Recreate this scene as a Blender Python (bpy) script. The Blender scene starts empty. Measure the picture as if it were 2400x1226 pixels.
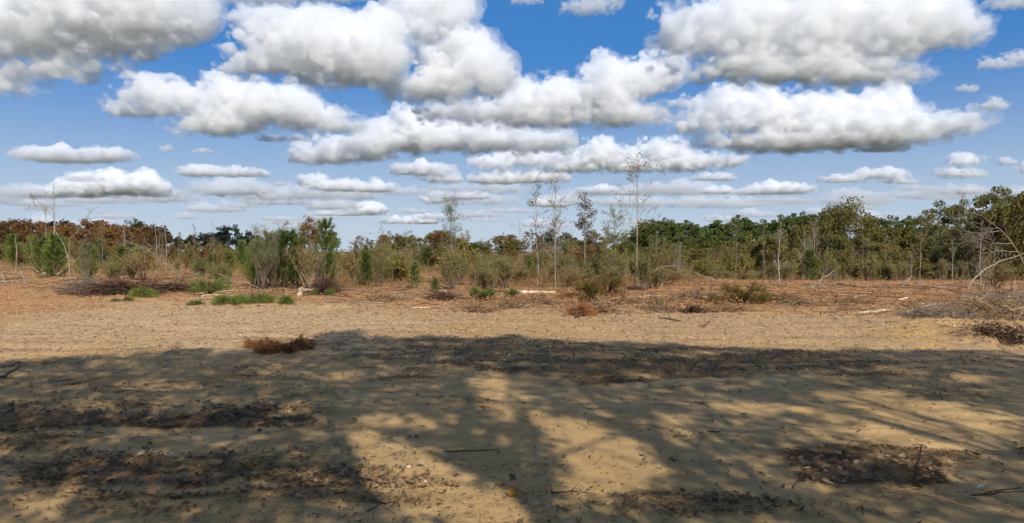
import bpy, math, random, time
import numpy as np
import openvdb
from mathutils import Vector

# ------------------------------------------------------------------ camera, sky, sun, exposure
T0 = time.time()
sc = bpy.context.scene
COL = sc.collection
F, HOR, CAMZ = 1714.0, 590.0, 1.7            # focal length in photo pixels, horizon row, eye height
cam = bpy.data.objects.new('camera', bpy.data.cameras.new('camera'))
COL.objects.link(cam)
sc.camera = cam
cam.location = (0, 0, CAMZ)
cam.rotation_euler = (math.radians(90) - math.atan((613 - HOR) / F), 0, 0)
cam.data.sensor_width = 36
cam.data.lens = 36 * F / 2400
cam.data.clip_start = .1
cam.data.clip_end = 300000

SUN_EL, SUN_AZ = math.radians(40), math.radians(19)   # behind the camera, to the right
SD = np.array([math.sin(SUN_AZ) * math.cos(SUN_EL), -math.cos(SUN_AZ) * math.cos(SUN_EL), math.sin(SUN_EL)])

world = bpy.data.worlds.new('World')
sc.world = world
world.use_nodes = True
wt = world.node_tree
bg = wt.nodes['Background']
skyt = wt.nodes.new('ShaderNodeTexSky')
skyt.sky_type = 'NISHITA'
skyt.sun_disc = False
skyt.sun_elevation = SUN_EL
skyt.sun_rotation = math.atan2(SD[0], SD[1])
skyt.altitude = 0
skyt.air_density = 1.0
skyt.dust_density = 0.0
skyt.ozone_density = 6.0
hs = wt.nodes.new('ShaderNodeHueSaturation')
hs.inputs['Saturation'].default_value = 1.25
wt.links.new(skyt.outputs[0], hs.inputs['Color'])
# clear autumn air: the low sky stays pale blue all the way round instead of turning yellow
tc = wt.nodes.new('ShaderNodeTexCoord')
sx = wt.nodes.new('ShaderNodeSeparateXYZ')
wt.links.new(tc.outputs['Generated'], sx.inputs[0])
mr = wt.nodes.new('ShaderNodeMapRange')
mr.inputs[1].default_value = 0.0
mr.inputs[2].default_value = 0.30
mr.inputs[3].default_value = 0.95
mr.inputs[4].default_value = 0.70
wt.links.new(sx.outputs['Z'], mr.inputs[0])
mr2 = wt.nodes.new('ShaderNodeMapRange')
mr2.inputs[1].default_value = 0.0
mr2.inputs[2].default_value = 0.27
mr2.interpolation_type = 'SMOOTHSTEP'
wt.links.new(sx.outputs['Z'], mr2.inputs[0])
grad = wt.nodes.new('ShaderNodeMix')
grad.data_type = 'RGBA'
grad.inputs[6].default_value = (5.1, 6.1, 7.3, 1)
grad.inputs[7].default_value = (0.65, 2.35, 6.0, 1)
wt.links.new(mr2.outputs[0], grad.inputs[0])
mx = wt.nodes.new('ShaderNodeMix')
mx.data_type = 'RGBA'
wt.links.new(mr.outputs[0], mx.inputs[0])
wt.links.new(hs.outputs[0], mx.inputs[6])
wt.links.new(grad.outputs[2], mx.inputs[7])
wt.links.new(mx.outputs[2], bg.inputs[0])
bg.inputs[1].default_value = 0.10

sl = bpy.data.lights.new('sun', 'SUN')
sl.energy = 4.9
sl.angle = math.radians(0.53)
sl.color = (1, .93, .80)
so = bpy.data.objects.new('sun', sl)
so.rotation_euler = Vector(SD).to_track_quat('Z', 'Y').to_euler()
COL.objects.link(so)
sc.view_settings.view_transform = 'Standard'
sc.view_settings.look = 'None'
sc.view_settings.gamma = 1
sc.view_settings.exposure = 0.0
sc.cycles.volume_bounces = 18
sc.cycles.max_bounces = 20
sc.cycles.diffuse_bounces = 3
sc.cycles.transparent_max_bounces = 8

# ------------------------------------------------------------------ helpers
RNG = np.random.default_rng(11)


def tag(o, label=None, cat=None, group=None, kind=None):
    for k, v in (('label', label), ('category', cat), ('group', group), ('kind', kind)):
        if v:
            o[k] = v
    return o


def empty(name, loc, label, cat, group=None, rz=0, scale=(1, 1, 1)):
    o = bpy.data.objects.new(name, None)
    COL.objects.link(o)
    o.location = loc
    o.rotation_euler = (0, 0, rz)
    o.scale = scale
    o.empty_display_size = .2
    return tag(o, label, cat, group)


def link(name, me, parent=None):
    o = bpy.data.objects.new(name, me)
    COL.objects.link(o)
    if parent is not None:
        o.parent = parent
    return o


class MB:
    """collects vertex blocks and tri / quad blocks (numpy) for one mesh"""
    def __init__(s):
        s.v, s.q, s.t, s.n = [], [], [], 0

    def add(s, v, q=None, t=None):
        v = np.asarray(v, np.float32).reshape(-1, 3)
        if q is not None and len(q):
            s.q.append(np.asarray(q, np.int64).reshape(-1, 4) + s.n)
        if t is not None and len(t):
            s.t.append(np.asarray(t, np.int64).reshape(-1, 3) + s.n)
        s.v.append(v)
        s.n += len(v)
        return s

    def mesh(s, name, mat, smooth=False):
        me = bpy.data.meshes.new(name)
        v = np.concatenate(s.v) if s.v else np.zeros((0, 3), np.float32)
        q = np.concatenate(s.q) if s.q else np.zeros((0, 4), np.int64)
        t = np.concatenate(s.t) if s.t else np.zeros((0, 3), np.int64)
        me.vertices.add(len(v))
        me.vertices.foreach_set('co', v.ravel())
        idx = np.concatenate([t.ravel(), q.ravel()]).astype(np.int32)
        ls = np.concatenate([np.arange(len(t)) * 3, len(t) * 3 + np.arange(len(q)) * 4]).astype(np.int32)
        me.loops.add(len(idx))
        me.loops.foreach_set('vertex_index', idx)
        me.polygons.add(len(ls))
        me.polygons.foreach_set('loop_start', ls)
        me.update(calc_edges=True)
        if smooth:
            me.polygons.foreach_set('use_smooth', np.ones(len(ls), bool))
        if mat:
            me.materials.append(mat)
        return me


def norm(a):
    return a / np.maximum(np.linalg.norm(a, axis=-1, keepdims=True), 1e-9)


def tubes(mb, P, R, sides=4):
    """P (N,K,3) polylines, R (N,K) radii"""
    P = np.asarray(P, float)
    R = np.asarray(R, float)
    N, K = P.shape[:2]
    if N == 0:
        return
    T = np.empty_like(P)
    T[:, 1:-1] = P[:, 2:] - P[:, :-2]
    T[:, 0] = P[:, 1] - P[:, 0]
    T[:, -1] = P[:, -1] - P[:, -2]
    T = norm(T)
    ref = np.where(np.abs(T[..., 2:3]) > .8, np.array([1., 0, 0]), np.array([0, 0, 1.]))
    ref = np.repeat(ref[:, :1], K, 1)
    A = norm(np.cross(T, ref))
    B = np.cross(T, A)
    an = np.arange(sides) * 2 * math.pi / sides
    V = P[:, :, None] + R[:, :, None, None] * (A[:, :, None] * np.cos(an)[:, None] + B[:, :, None] * np.sin(an)[:, None])
    base = (np.arange(N) * K * sides)[:, None, None]
    k = (np.arange(K - 1) * sides)[None, :, None]
    s0 = np.arange(sides)[None, None]
    s1 = (s0 + 1) % sides
    q = np.stack([base + k + s0, base + k + s1, base + k + sides + s1, base + k + sides + s0], -1)
    mb.add(V.reshape(-1, 3), q.reshape(-1, 4))
    if sides == 4 or sides == 3:
        e = base[:, 0, 0][:, None] + (K - 1) * sides + np.arange(sides)[None]
        b0 = base[:, 0, 0][:, None] + np.arange(sides)[None, ::-1]
        allc = np.concatenate([e, b0])
        if sides == 4:
            mb.q.append(allc + mb.n - len(V.reshape(-1, 3)))
        else:
            mb.t.append(allc + mb.n - len(V.reshape(-1, 3)))


def rdir(n, rng, flat=1.0):
    a = rng.uniform(0, 2 * math.pi, n)
    z = rng.uniform(-1, 1, n) * flat
    r = np.sqrt(np.maximum(1 - z * z, 0))
    return np.stack([r * np.cos(a), r * np.sin(a), z], -1)


def cards(mb, C, size, rng, aspect=.6, up=0.0):
    """one small diamond leaf per centre"""
    C = np.asarray(C, float)
    n = len(C)
    if n == 0:
        return
    size = np.broadcast_to(np.asarray(size, float), (n,))[:, None]
    u = rdir(n, rng)
    w = norm(np.cross(u, rdir(n, rng) + np.array([0, 0, up])))
    a = size * .5
    b = a * aspect
    fold = norm(np.cross(u, w)) * size * .12
    V = np.stack([C - u * a, C + w * b + fold, C + u * a, C - w * b + fold], 1)
    i = (np.arange(n) * 4)[:, None]
    mb.add(V.reshape(-1, 3), i + np.arange(4)[None])


def needles(mb, C, D, rng, n=14, length=.25, width=.012, spread=.8):
    """a spray of n thin needles from each centre, leaning along D"""
    C = np.repeat(np.asarray(C, float), n, 0)
    D = np.repeat(np.asarray(D, float), n, 0)
    m = len(C)
    if m == 0:
        return
    d = norm(D + rdir(m, rng) * spread)
    L = length * rng.uniform(.6, 1.15, m)[:, None]
    s = norm(np.cross(d, rdir(m, rng))) * width * .5
    droop = np.array([0, 0, -1.]) * L * .15
    V = np.stack([C - s, C + s, C + d * L + droop], 1)
    mb.add(V.reshape(-1, 3), None, np.arange(m * 3).reshape(-1, 3))


def sub(P, R, nper, rng, length, t=(.2, 1.), angle=.8, up=.2, K=4, rr=.5, wob=.12, taper=.3):
    """children polylines growing off parents P; returns P2,R2"""
    N, K0 = P.shape[:2]
    n = N * nper
    par = np.repeat(np.arange(N), nper)
    tt = rng.uniform(t[0], t[1], n)
    f = tt * (K0 - 1)
    i = np.minimum(f.astype(int), K0 - 2)
    fr = (f - i)[:, None]
    p0 = P[par, i] * (1 - fr) + P[par, i + 1] * fr
    r0 = (R[par, i] * (1 - fr[:, 0]) + R[par, i + 1] * fr[:, 0]) * rr
    d0 = norm(P[par, i + 1] - P[par, i])
    side = norm(np.cross(d0, rdir(n, rng)))
    d = norm(d0 * math.cos(angle) + side * math.sin(angle) + np.array([0, 0, up]))
    L = np.broadcast_to(np.asarray(length(tt) if callable(length) else length, float), (n,)) * rng.uniform(.6, 1.2, n)
    Q = np.empty((n, K, 3))
    Q[:, 0] = p0
    dd = d
    for k in range(1, K):
        dd = norm(dd + rdir(n, rng) * wob + np.array([0, 0, up * .25]))
        Q[:, k] = Q[:, k - 1] + dd * (L / (K - 1))[:, None]
    Rr = r0[:, None] * np.linspace(1, taper, K)[None]
    return Q, Rr


# ------------------------------------------------------------------ materials
def new_mat(name):
    m = bpy.data.materials.new(name)
    m.use_nodes = True
    m.node_tree.nodes.clear()
    return m, m.node_tree


def ramp(nt, cols, fac):
    r = nt.nodes.new('ShaderNodeValToRGB')
    e = r.color_ramp.elements
    n = len(cols)
    while len(e) < n:
        e.new(.5)
    for i, c in enumerate(cols):
        e[i].position = i / max(n - 1, 1)
        e[i].color = (*c, 1)
    nt.links.new(fac, r.inputs[0])
    return r.outputs[0]


def leaf_mat(name, cols, trans=.3, objvar=.25):
    m, nt = new_mat(name)
    g = nt.nodes.new('ShaderNodeNewGeometry')
    c = ramp(nt, cols, g.outputs['Random Per Island'])
    oi = nt.nodes.new('ShaderNodeObjectInfo')
    mp = nt.nodes.new('ShaderNodeMapRange')
    mp.inputs[3].default_value = 1 - objvar
    mp.inputs[4].default_value = 1 + objvar
    nt.links.new(oi.outputs['Random'], mp.inputs[0])
    h = nt.nodes.new('ShaderNodeHueSaturation')
    nt.links.new(c, h.inputs['Color'])
    nt.links.new(mp.outputs[0], h.inputs['Value'])
    d = nt.nodes.new('ShaderNodeBsdfDiffuse')
    t = nt.nodes.new('ShaderNodeBsdfTranslucent')
    nt.links.new(h.outputs[0], d.inputs[0])
    nt.links.new(h.outputs[0], t.inputs[0])
    x = nt.nodes.new('ShaderNodeMixShader')
    x.inputs[0].default_value = trans
    o = nt.nodes.new('ShaderNodeOutputMaterial')
    nt.links.new(d.outputs[0], x.inputs[1])
    nt.links.new(t.outputs[0], x.inputs[2])
    nt.links.new(x.outputs[0], o.inputs[0])
    return m


def bark_mat(name, c1, c2, scale=6.0, stretch=.25):
    m, nt = new_mat(name)
    t = nt.nodes.new('ShaderNodeTexCoord')
    mp = nt.nodes.new('ShaderNodeMapping')
    mp.inputs['Scale'].default_value = (1, 1, stretch)
    nz = nt.nodes.new('ShaderNodeTexNoise')
    nz.inputs['Scale'].default_value = scale
    nz.inputs['Detail'].default_value = 5
    nt.links.new(t.outputs['Object'], mp.inputs[0])
    nt.links.new(mp.outputs[0], nz.inputs['Vector'])
    mr_ = nt.nodes.new('ShaderNodeMapRange')
    mr_.inputs[1].default_value = .35
    mr_.inputs[2].default_value = .65
    nt.links.new(nz.outputs[0], mr_.inputs[0])
    c = ramp(nt, [c1, c2], mr_.outputs[0])
    p = nt.nodes.new('ShaderNodeBsdfPrincipled')
    p.inputs['Roughness'].default_value = .9
    p.inputs['Specular IOR Level'].default_value = .15
    nt.links.new(c, p.inputs['Base Color'])
    bp = nt.nodes.new('ShaderNodeBump')
    bp.inputs['Strength'].default_value = .5
    bp.inputs['Distance'].default_value = .02
    nt.links.new(nz.outputs[0], bp.inputs['Height'])
    nt.links.new(bp.outputs[0], p.inputs['Normal'])
    o = nt.nodes.new('ShaderNodeOutputMaterial')
    nt.links.new(p.outputs[0], o.inputs[0])
    return m


M = {}
M['pine'] = leaf_mat('pine needles', [(.075, .10, .026), (.12, .155, .04), (.17, .205, .06)])
M['pine_young'] = leaf_mat('young pine needles', [(.12, .17, .04), (.2, .26, .065), (.28, .32, .10)], .45)
M['pine_deep'] = leaf_mat('deep green pine needles', [(.08, .13, .035), (.13, .19, .05), (.18, .24, .07)], .25)
M['pine_cut'] = leaf_mat('cut pine needles', [(.13, .17, .04), (.2, .24, .06), (.27, .28, .09)], .3)
M['pine_dead'] = leaf_mat('dead pine needles', [(.28, .12, .05), (.42, .20, .085), (.5, .29, .14)], .2)
M['pine_fade'] = leaf_mat('fading pine needles', [(.12, .10, .03), (.22, .17, .05), (.30, .22, .08)], .25)
M['olive'] = leaf_mat('olive leaves', [(.11, .11, .032), (.175, .16, .05), (.23, .2, .07), (.17, .15, .05)])
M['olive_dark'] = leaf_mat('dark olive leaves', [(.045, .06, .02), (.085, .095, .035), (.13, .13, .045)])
M['brown'] = leaf_mat('brown oak leaves', [(.10, .06, .03), (.17, .10, .045), (.23, .14, .06), (.13, .11, .04)])
M['brown_bush'] = leaf_mat('russet bush leaves', [(.16, .085, .035), (.24, .14, .06), (.2, .15, .06), (.3, .18, .09)])
M['rust'] = leaf_mat('rust oak leaves', [(.17, .085, .035), (.26, .13, .05), (.31, .18, .07), (.19, .15, .055)])
M['darkwine'] = leaf_mat('dark wine leaves', [(.05, .025, .02), (.08, .035, .025), (.06, .045, .03)])
M['bluedark'] = leaf_mat('blackish leaves', [(.015, .025, .02), (.03, .042, .03), (.04, .05, .03)])  # near-black green leaf colour
M['gold'] = leaf_mat('golden oak leaves', [(.13, .075, .02), (.2, .125, .035), (.26, .16, .05), (.14, .1, .03)])
M['grey_green'] = leaf_mat('grey green leaves', [(.14, .17, .07), (.22, .25, .11), (.3, .32, .16)])
M['sap_leaf'] = leaf_mat('late sapling leaves', [(.06, .07, .03), (.14, .13, .05), (.25, .24, .12), (.12, .09, .045)])
M['yellow_green'] = leaf_mat('yellow green leaves', [(.12, .14, .03), (.2, .2, .05), (.28, .25, .08)])
M['dry'] = leaf_mat('dry undergrowth', [(.21, .115, .05), (.28, .18, .085), (.17, .125, .05), (.26, .14, .06), (.33, .24, .12)], .2, .1)
M['dry_green'] = leaf_mat('olive undergrowth', [(.2, .18, .055), (.28, .235, .085), (.23, .215, .065), (.33, .25, .12)], .25, .1)
M['twig_grey'] = leaf_mat('grey twigs', [(.17, .13, .095), (.27, .21, .15), (.36, .30, .23)], 0, .15)
M['twig_dark'] = leaf_mat('dark twigs', [(.05, .03, .022), (.10, .06, .045), (.16, .095, .065)], 0, .15)
M['twig_mix'] = leaf_mat('mixed sticks', [(.12, .07, .04), (.25, .15, .085), (.42, .31, .19), (.2, .11, .06), (.52, .40, .26)], 0, .05)
M['litter'] = leaf_mat('dead leaf litter', [(.09, .058, .036), (.17, .11, .065), (.28, .19, .115), (.12, .075, .045), (.36, .26, .17)], .1, .2)
M['straw'] = leaf_mat('pine straw and bark bits', [(.06, .04, .025), (.13, .08, .045), (.22, .135, .07), (.09, .055, .03)], 0, .05)
M['straw_tan'] = leaf_mat('trodden straw', [(.30, .20, .11), (.44, .31, .18), (.55, .41, .25), (.2, .125, .07), (.5, .33, .17)], 0, .05)
M['scrub'] = leaf_mat('light scrub leaves', [(.20, .195, .05), (.29, .265, .08), (.24, .185, .06), (.34, .28, .11)], .3, .2)
M['chips'] = leaf_mat('pale wood chips', [(.35, .24, .13), (.5, .38, .24), (.62, .5, .34)], 0, .05)
M['leaf_tan'] = leaf_mat('tan dead leaf', [(.28, .2, .13), (.34, .25, .165), (.4, .31, .22)], .1, .3)
M['leaf_brown'] = leaf_mat('brown dead leaf', [(.18, .115, .07), (.23, .15, .095), (.28, .19, .125)], .1, .3)
M['leaf_orange'] = leaf_mat('orange dead leaf', [(.5, .27, .06), (.42, .2, .06)], .15, .1)
M['paper'] = leaf_mat('white scrap', [(.75, .73, .68), (.7, .68, .62)], .1, .05)
M['bark_pale'] = bark_mat('pale sapling bark', (.22, .19, .15), (.46, .41, .33), 9)
M['bark_brown'] = bark_mat('brown bark', (.08, .055, .04), (.2, .15, .11), 7)
M['bark_dark'] = bark_mat('dark bark', (.035, .026, .02), (.09, .065, .05), 7)
M['bark_grey'] = bark_mat('grey bark', (.16, .13, .1), (.33, .29, .23), 7)
M['wood_fresh'] = bark_mat('peeled pale wood', (.42, .30, .17), (.72, .60, .42), 5, .1)


# ------------------------------------------------------------------ terrain
def sst(a, b, x):
    t = np.clip((x - a) / (b - a), 0, 1)
    return t * t * (3 - 2 * t)


def vnoise2(x, y, seed=0):
    r = np.random.default_rng(seed)
    tb = r.uniform(-1, 1, (256, 256))
    xi, yi = np.floor(x).astype(int), np.floor(y).astype(int)
    fx, fy = x - xi, y - yi
    fx = fx * fx * (3 - 2 * fx)
    fy = fy * fy * (3 - 2 * fy)
    a, b = tb[xi % 256, yi % 256], tb[(xi + 1) % 256, yi % 256]
    c, d = tb[xi % 256, (yi + 1) % 256], tb[(xi + 1) % 256, (yi + 1) % 256]
    return (a * (1 - fx) + b * fx) * (1 - fy) + (c * (1 - fx) + d * fx) * fy


def fbm2(x, y, o=4, seed=0, g=.5):
    s, a = 0, 1
    for k in range(o):
        s = s + a * vnoise2(x * 2 ** k + 13.7 * k, y * 2 ** k + 7.1 * k, seed + k)
        a *= g
    return s


def H0(x, y):
    """broad shape of the land"""
    x = np.asarray(x, float)
    y = np.asarray(y, float)
    u = np.clip(x / np.maximum(np.abs(y), 5), -1.2, 1.2) * F + 1200
    wr = sst(1250, 1750, u)
    yy = np.maximum(y, 0)
    left = .85 * sst(38, 150, yy)
    right = -1.5 * sst(26, 100, yy)
    far = sst(350, 900, yy)
    h = (left * (1 - wr) + right * wr) * (1 - far)
    d = np.hypot(x, y)
    h = h + .10 * fbm2(x / 9, y / 9, 2, 5) * sst(10, 40, d) + .5 * fbm2(x / 60, y / 60, 2, 9) * sst(80, 300, d)
    return h


def uv(x, y, z=0.0):
    yy = np.where(y > .5, y, .5)
    return 1200 + x / yy * F, HOR + (CAMZ - z) / yy * F


def ell(px, py, L, soft=.5):
    """union of soft ellipses (cx,cy,rx,ry,strength)"""
    m = np.zeros_like(px)
    for e in L:
        v = np.sqrt(((px - e[0]) / e[2]) ** 2 + ((py - e[1]) / e[3]) ** 2)
        s = e[4] if len(e) > 4 else 1
        m = np.maximum(m, s * (1 - sst(1 - soft, 1 + soft, v)))
    return m


LITTER_SHADE = [(200, 985, 420, 30), (560, 975, 200, 22, .7), (60, 1030, 160, 50, .7), (420, 1105, 300, 35, .9), (620, 1080, 260, 20, .8),
          (1560, 858, 440, 26, 1.15), (1300, 848, 330, 18, 1), (1150, 806, 300, 9, .8), (1750, 840, 260, 12, .9), (1900, 880, 300, 14, .7), (1240, 822, 300, 10, .6), (1000, 838, 200, 10, .8),  # litter band, made stronger so the shaded strip reads darker
          (2010, 1080, 130, 34, 1.1), (2100, 1115, 190, 36, 1.1), (2250, 915, 160, 14, .7), (2190, 1140, 100, 22, 1), (460, 905, 110, 16, .6), (60, 860, 110, 14, .8),
          (560, 880, 130, 10, .6), (950, 890, 110, 14, .7), (1080, 952, 60, 10, .5), (850, 1130, 250, 35, .5), (700, 930, 90, 16, .5),
          (120, 940, 200, 10, .5), (2380, 1070, 60, 20, .6), (2300, 850, 160, 12, .6), (2060, 860, 200, 10, .5), (2350, 800, 90, 18, 1), (1600, 1030, 60, 8, .4),
          (500, 1180, 500, 22, .5), (1700, 1200, 300, 20, .4), (700, 795, 90, 12, .8), (220, 830, 220, 9, .5), (420, 900, 420, 12, .45)]
OCHRE = [(2240, 778, 170, 26, 1), (2330, 765, 120, 26, .8), (1060, 772, 160, 10, .7), (1240, 745, 140, 14, .5), (250, 805, 250, 12, .4), (850, 860, 60, 8, .5)]
PALE = [(500, 740, 420, 34, 1), (650, 770, 400, 24, .9), (1500, 760, 200, 16, .5), (560, 815, 260, 14, .8), (120, 775, 260, 14, .8)]
ORANGE = [(60, 640, 260, 26, 1), (120, 830, 190, 22, .45), (1480, 700, 320, 22, .8), (1000, 645, 180, 34, 1), (1300, 712, 230, 18, .7), (30, 1030, 120, 30, .5), (450, 625, 200, 20, .7), (1420, 760, 300, 20, .4)]


def masks(x, y):
    px, py = uv(x, y)
    wob = fbm2(x * .9, y * .9, 4, 21)
    pxx, pyy = px + 90 * wob, py + 16 * fbm2(x * .8, y * 2.6, 5, 31, .6) * np.clip((py - 590) / 150, .2, 1.6)
    lit = ell(pxx, pyy, LITTER_SHADE, .45)
    och = ell(pxx, pyy, OCHRE, .5)
    pal = ell(pxx, pyy, PALE, .5)
    ora = ell(pxx, pyy, ORANGE, .5)
    return lit, och, pal, ora


def hfine(x, y, lit=None):
    d = np.hypot(x, y)
    near = 1 - sst(25, 60, d)
    if lit is None:
        lit = masks(x, y)[0]
    h = .035 * fbm2(x * .7, y * 1.4, 3, 41) + .012 * fbm2(x * 2.5, y * 6, 4, 51) + .006 * fbm2(x * 9, y * 16, 3, 61)
    h = h * (.35 + .65 * sst(4, 12, d))
    for yc in (12.4, 14.1, 18.6, 20.4):
        h = h - .022 * np.exp(-((y - (yc + .5 * np.sin(x / 7 + yc) + .02 * x)) / .17) ** 2) * (.6 + .5 * fbm2(x * .8, y, 2, 17))
    h = h + lit * (.014 + .02 * (.5 + fbm2(x * 6, y * 9, 4, 71))) * near
    mid = sst(16, 26, d) * (1 - sst(90, 160, d))
    h = h + mid * (.05 * fbm2(x * 1.1, y * .9, 3, 81) + .018 * fbm2(x * 4, y * 3, 3, 91))
    # raised ochre spoil and its ruts on the right, small spoil heap beyond the shade edge
    px, py = uv(x, y)
    h = h + .10 * ell(px, py, [(2260, 775, 200, 26)], .6) + .12 * ell(px, py, [(2360, 800, 110, 16)], .6) * (1 + fbm2(x * 3, y * 3, 3, 3) * .6)
    rut = ell(px, py, [(2190, 762, 50, 16)], .4)
    h = h + rut * .06 * np.sin(y * 11 + x * 1.5)
    return h


def H(x, y):
    x = np.asarray(x, float)
    y = np.asarray(y, float)
    return H0(x, y) + hfine(x, y)


def hz(x, y):
    return float(H(np.array([x]), np.array([y]))[0])


_D = np.concatenate([np.linspace(3.5, 30, 300), np.linspace(30.1, 260, 900)])


def dist_at(px, row):
    """distance along the column px at which the ground sits on photo row `row`"""
    x = (px - 1200) / F * _D
    r = HOR + (CAMZ - H0(x, _D)) / _D * F
    i = np.argmin(np.abs(r - row) + _D * 1e-4)
    return float(_D[i])


def spot(px, row=None, d=None, sink=0.0):
    if d is None:
        d = dist_at(px, row)
    x = (px - 1200) / F * d
    return x, d, hz(x, d) - sink


def build_ground():
    rings = np.concatenate([np.linspace(0, 3.2, 8)[:-1], 3.2 * np.exp(np.linspace(0, math.log(60 / 3.2), 290)), 60 * np.exp(np.linspace(0, math.log(1200), 90))[1:]])
    a = math.radians(41)
    ang = np.concatenate([np.linspace(-a, a, 540), np.linspace(a, 2 * math.pi - a, 90)[1:-1]])
    nr, na = len(rings), len(ang)
    rr, aa = np.meshgrid(rings, ang, indexing='ij')
    x, y = rr * np.sin(aa), rr * np.cos(aa)
    lit, och, pal, ora = masks(x, y)
    z = H0(x, y) + hfine(x, y, lit)
    z = z - sst(3000, 60000, rr) * 300
    V = np.stack([x, y, z], -1).reshape(-1, 3)
    i, j = np.meshgrid(np.arange(nr - 1), np.arange(na), indexing='ij')
    j1 = (j + 1) % na
    q = np.stack([i * na + j, i * na + j1, (i + 1) * na + j1, (i + 1) * na + j], -1).reshape(-1, 4)[:, ::-1]
    me = MB().add(V, q).mesh('ground', None, True)
    for nm, arr in (('litter', lit), ('ochre', och), ('pale', pal), ('orange', ora)):
        at = me.attributes.new(nm, 'FLOAT', 'POINT')
        at.data.foreach_set('value', arr.astype(np.float32).ravel())
    return me


def ground_mat():
    m, nt = new_mat('sandy ground')
    N, Lk = nt.nodes.new, nt.links.new
    geo = N('ShaderNodeNewGeometry')

    def noise(scale, detail=6, rough=.6, sc3=(1, 1, 1), dist=0):
        mp = N('ShaderNodeMapping')
        mp.inputs['Scale'].default_value = sc3
        Lk(geo.outputs['Position'], mp.inputs[0])
        n = N('ShaderNodeTexNoise')
        n.inputs['Scale'].default_value = scale
        n.inputs['Detail'].default_value = detail
        n.inputs['Roughness'].default_value = rough
        n.inputs['Distortion'].default_value = dist
        Lk(mp.outputs[0], n.inputs['Vector'])
        return n.outputs[0]

    def rng_(v, a, b, c=0, d=1):
        r = N('ShaderNodeMapRange')
        r.interpolation_type = 'SMOOTHSTEP'
        r.inputs[1].default_value, r.inputs[2].default_value = a, b
        r.inputs[3].default_value, r.inputs[4].default_value = c, d
        Lk(v, r.inputs[0])
        return r.outputs[0]

    def math_(op, a, b=None):
        n = N('ShaderNodeMath')
        n.operation = op
        for k, v in enumerate((a, b)):
            if v is None:
                continue
            if isinstance(v, (int, float)):
                n.inputs[k].default_value = v
            else:
                Lk(v, n.inputs[k])
        return n.outputs[0]

    def mix(f, a, b, bt='MIX'):
        n = N('ShaderNodeMix')
        n.data_type = 'RGBA'
        n.blend_type = bt
        n.clamp_factor = True
        for k, v in ((0, f), (6, a), (7, b)):
            if isinstance(v, (int, float)):
                n.inputs[k].default_value = v
            elif isinstance(v, tuple):
                n.inputs[k].default_value = (*v, 1)
            else:
                Lk(v, n.inputs[k])
        return n.outputs[2]

    def attr(nm):
        a = N('ShaderNodeAttribute')
        a.attribute_name = nm
        return a.outputs['Fac']

    big = noise(.25, 4)
    mid = noise(1.3, 8, .65, (1, 2.2, 1))
    fine = noise(9, 10, .7, (1, 2.0, 1))
    grit = noise(60, 6, .75)
    speck = noise(42, 5, .8, (.7, 1.8, 1), .2)
    dist = N('ShaderNodeVectorMath')
    dist.operation = 'LENGTH'
    Lk(geo.outputs['Position'], dist.inputs[0])
    dist = dist.outputs['Value']
    sand = mix(rng_(mid, .38, .66), (.38, .25, .11), (.59, .39, .18))
    sand = mix(rng_(big, .4, .62), sand, (.46, .30, .13))
    # trodden mix of sand, straw and chips that takes over further out
    chaff = mix(rng_(fine, .36, .64), (.35, .215, .11), (.59, .40, .205))
    chaff = mix(rng_(speck, .55, .68), chaff, (.17, .10, .055))
    c = mix(math_('MULTIPLY', rng_(dist, 8, 17), rng_(math_('ADD', mid, math_('MULTIPLY', rng_(dist, 10, 18), .5)), .5, .8)), sand, chaff)
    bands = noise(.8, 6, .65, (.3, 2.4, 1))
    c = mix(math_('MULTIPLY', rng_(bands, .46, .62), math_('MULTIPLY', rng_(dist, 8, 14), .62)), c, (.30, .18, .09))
    orange = mix(rng_(fine, .38, .62), (.31, .15, .062), (.54, .29, .13))
    orange = mix(rng_(speck, .56, .7), orange, (.13, .07, .04))
    c = mix(rng_(math_('ADD', rng_(dist, 16.5, 29), math_('MULTIPLY', math_('SUBTRACT', mid, .5), 1.2)), .15, .75), c, orange)
    c = mix(math_('MULTIPLY', rng_(math_('ADD', attr('orange'), math_('MULTIPLY', math_('SUBTRACT', fine, .5), 1.5)), .25, .9), .8), c, orange)
    palec = mix(rng_(fine, .36, .66), (.40, .27, .15), (.64, .46, .255))
    palec = mix(rng_(speck, .58, .7), palec, (.2, .135, .085))
    c = mix(math_('MULTIPLY', rng_(math_('ADD', attr('pale'), math_('MULTIPLY', math_('SUBTRACT', fine, .5), .9)), .2, .9), .75), c, palec)
    ochrec = mix(rng_(fine, .36, .64), (.36, .2, .07), (.62, .40, .16))
    c = mix(math_('MULTIPLY', rng_(math_('ADD', attr('ochre'), math_('MULTIPLY', math_('SUBTRACT', fine, .5), 1.4)), .3, .8), .85), c, ochrec)
    lit = mix(rng_(fine, .35, .65), (.075, .045, .024), (.2, .125, .065))
    streak = noise(2.2, 8, .7, (.45, 2.6, 1))
    lf = rng_(math_('ADD', math_('ADD', attr('litter'), math_('MULTIPLY', math_('SUBTRACT', fine, .5), 1.6)), math_('MULTIPLY', math_('SUBTRACT', streak, .5), 2.6)), .35, 1.15)
    c = mix(math_('MULTIPLY', lf, .74), c, lit)  # litter colour, raised to darken the far shade band as well
    # small dark organic flecks everywhere
    c = mix(math_('MULTIPLY', rng_(speck, .60, .70), .6), c, (.12, .08, .05))
    # beyond the clearing the land is wooded
    c = mix(rng_(dist, 160, 420), c, mix(rng_(big, .4, .6), (.035, .05, .025), (.07, .07, .035)))
    c = mix(math_('MULTIPLY', rng_(grit, .35, .7), .22), c, (.2, .14, .09))
    p = N('ShaderNodeBsdfPrincipled')
    p.inputs['Roughness'].default_value = .95
    p.inputs['Specular IOR Level'].default_value = .1
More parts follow.
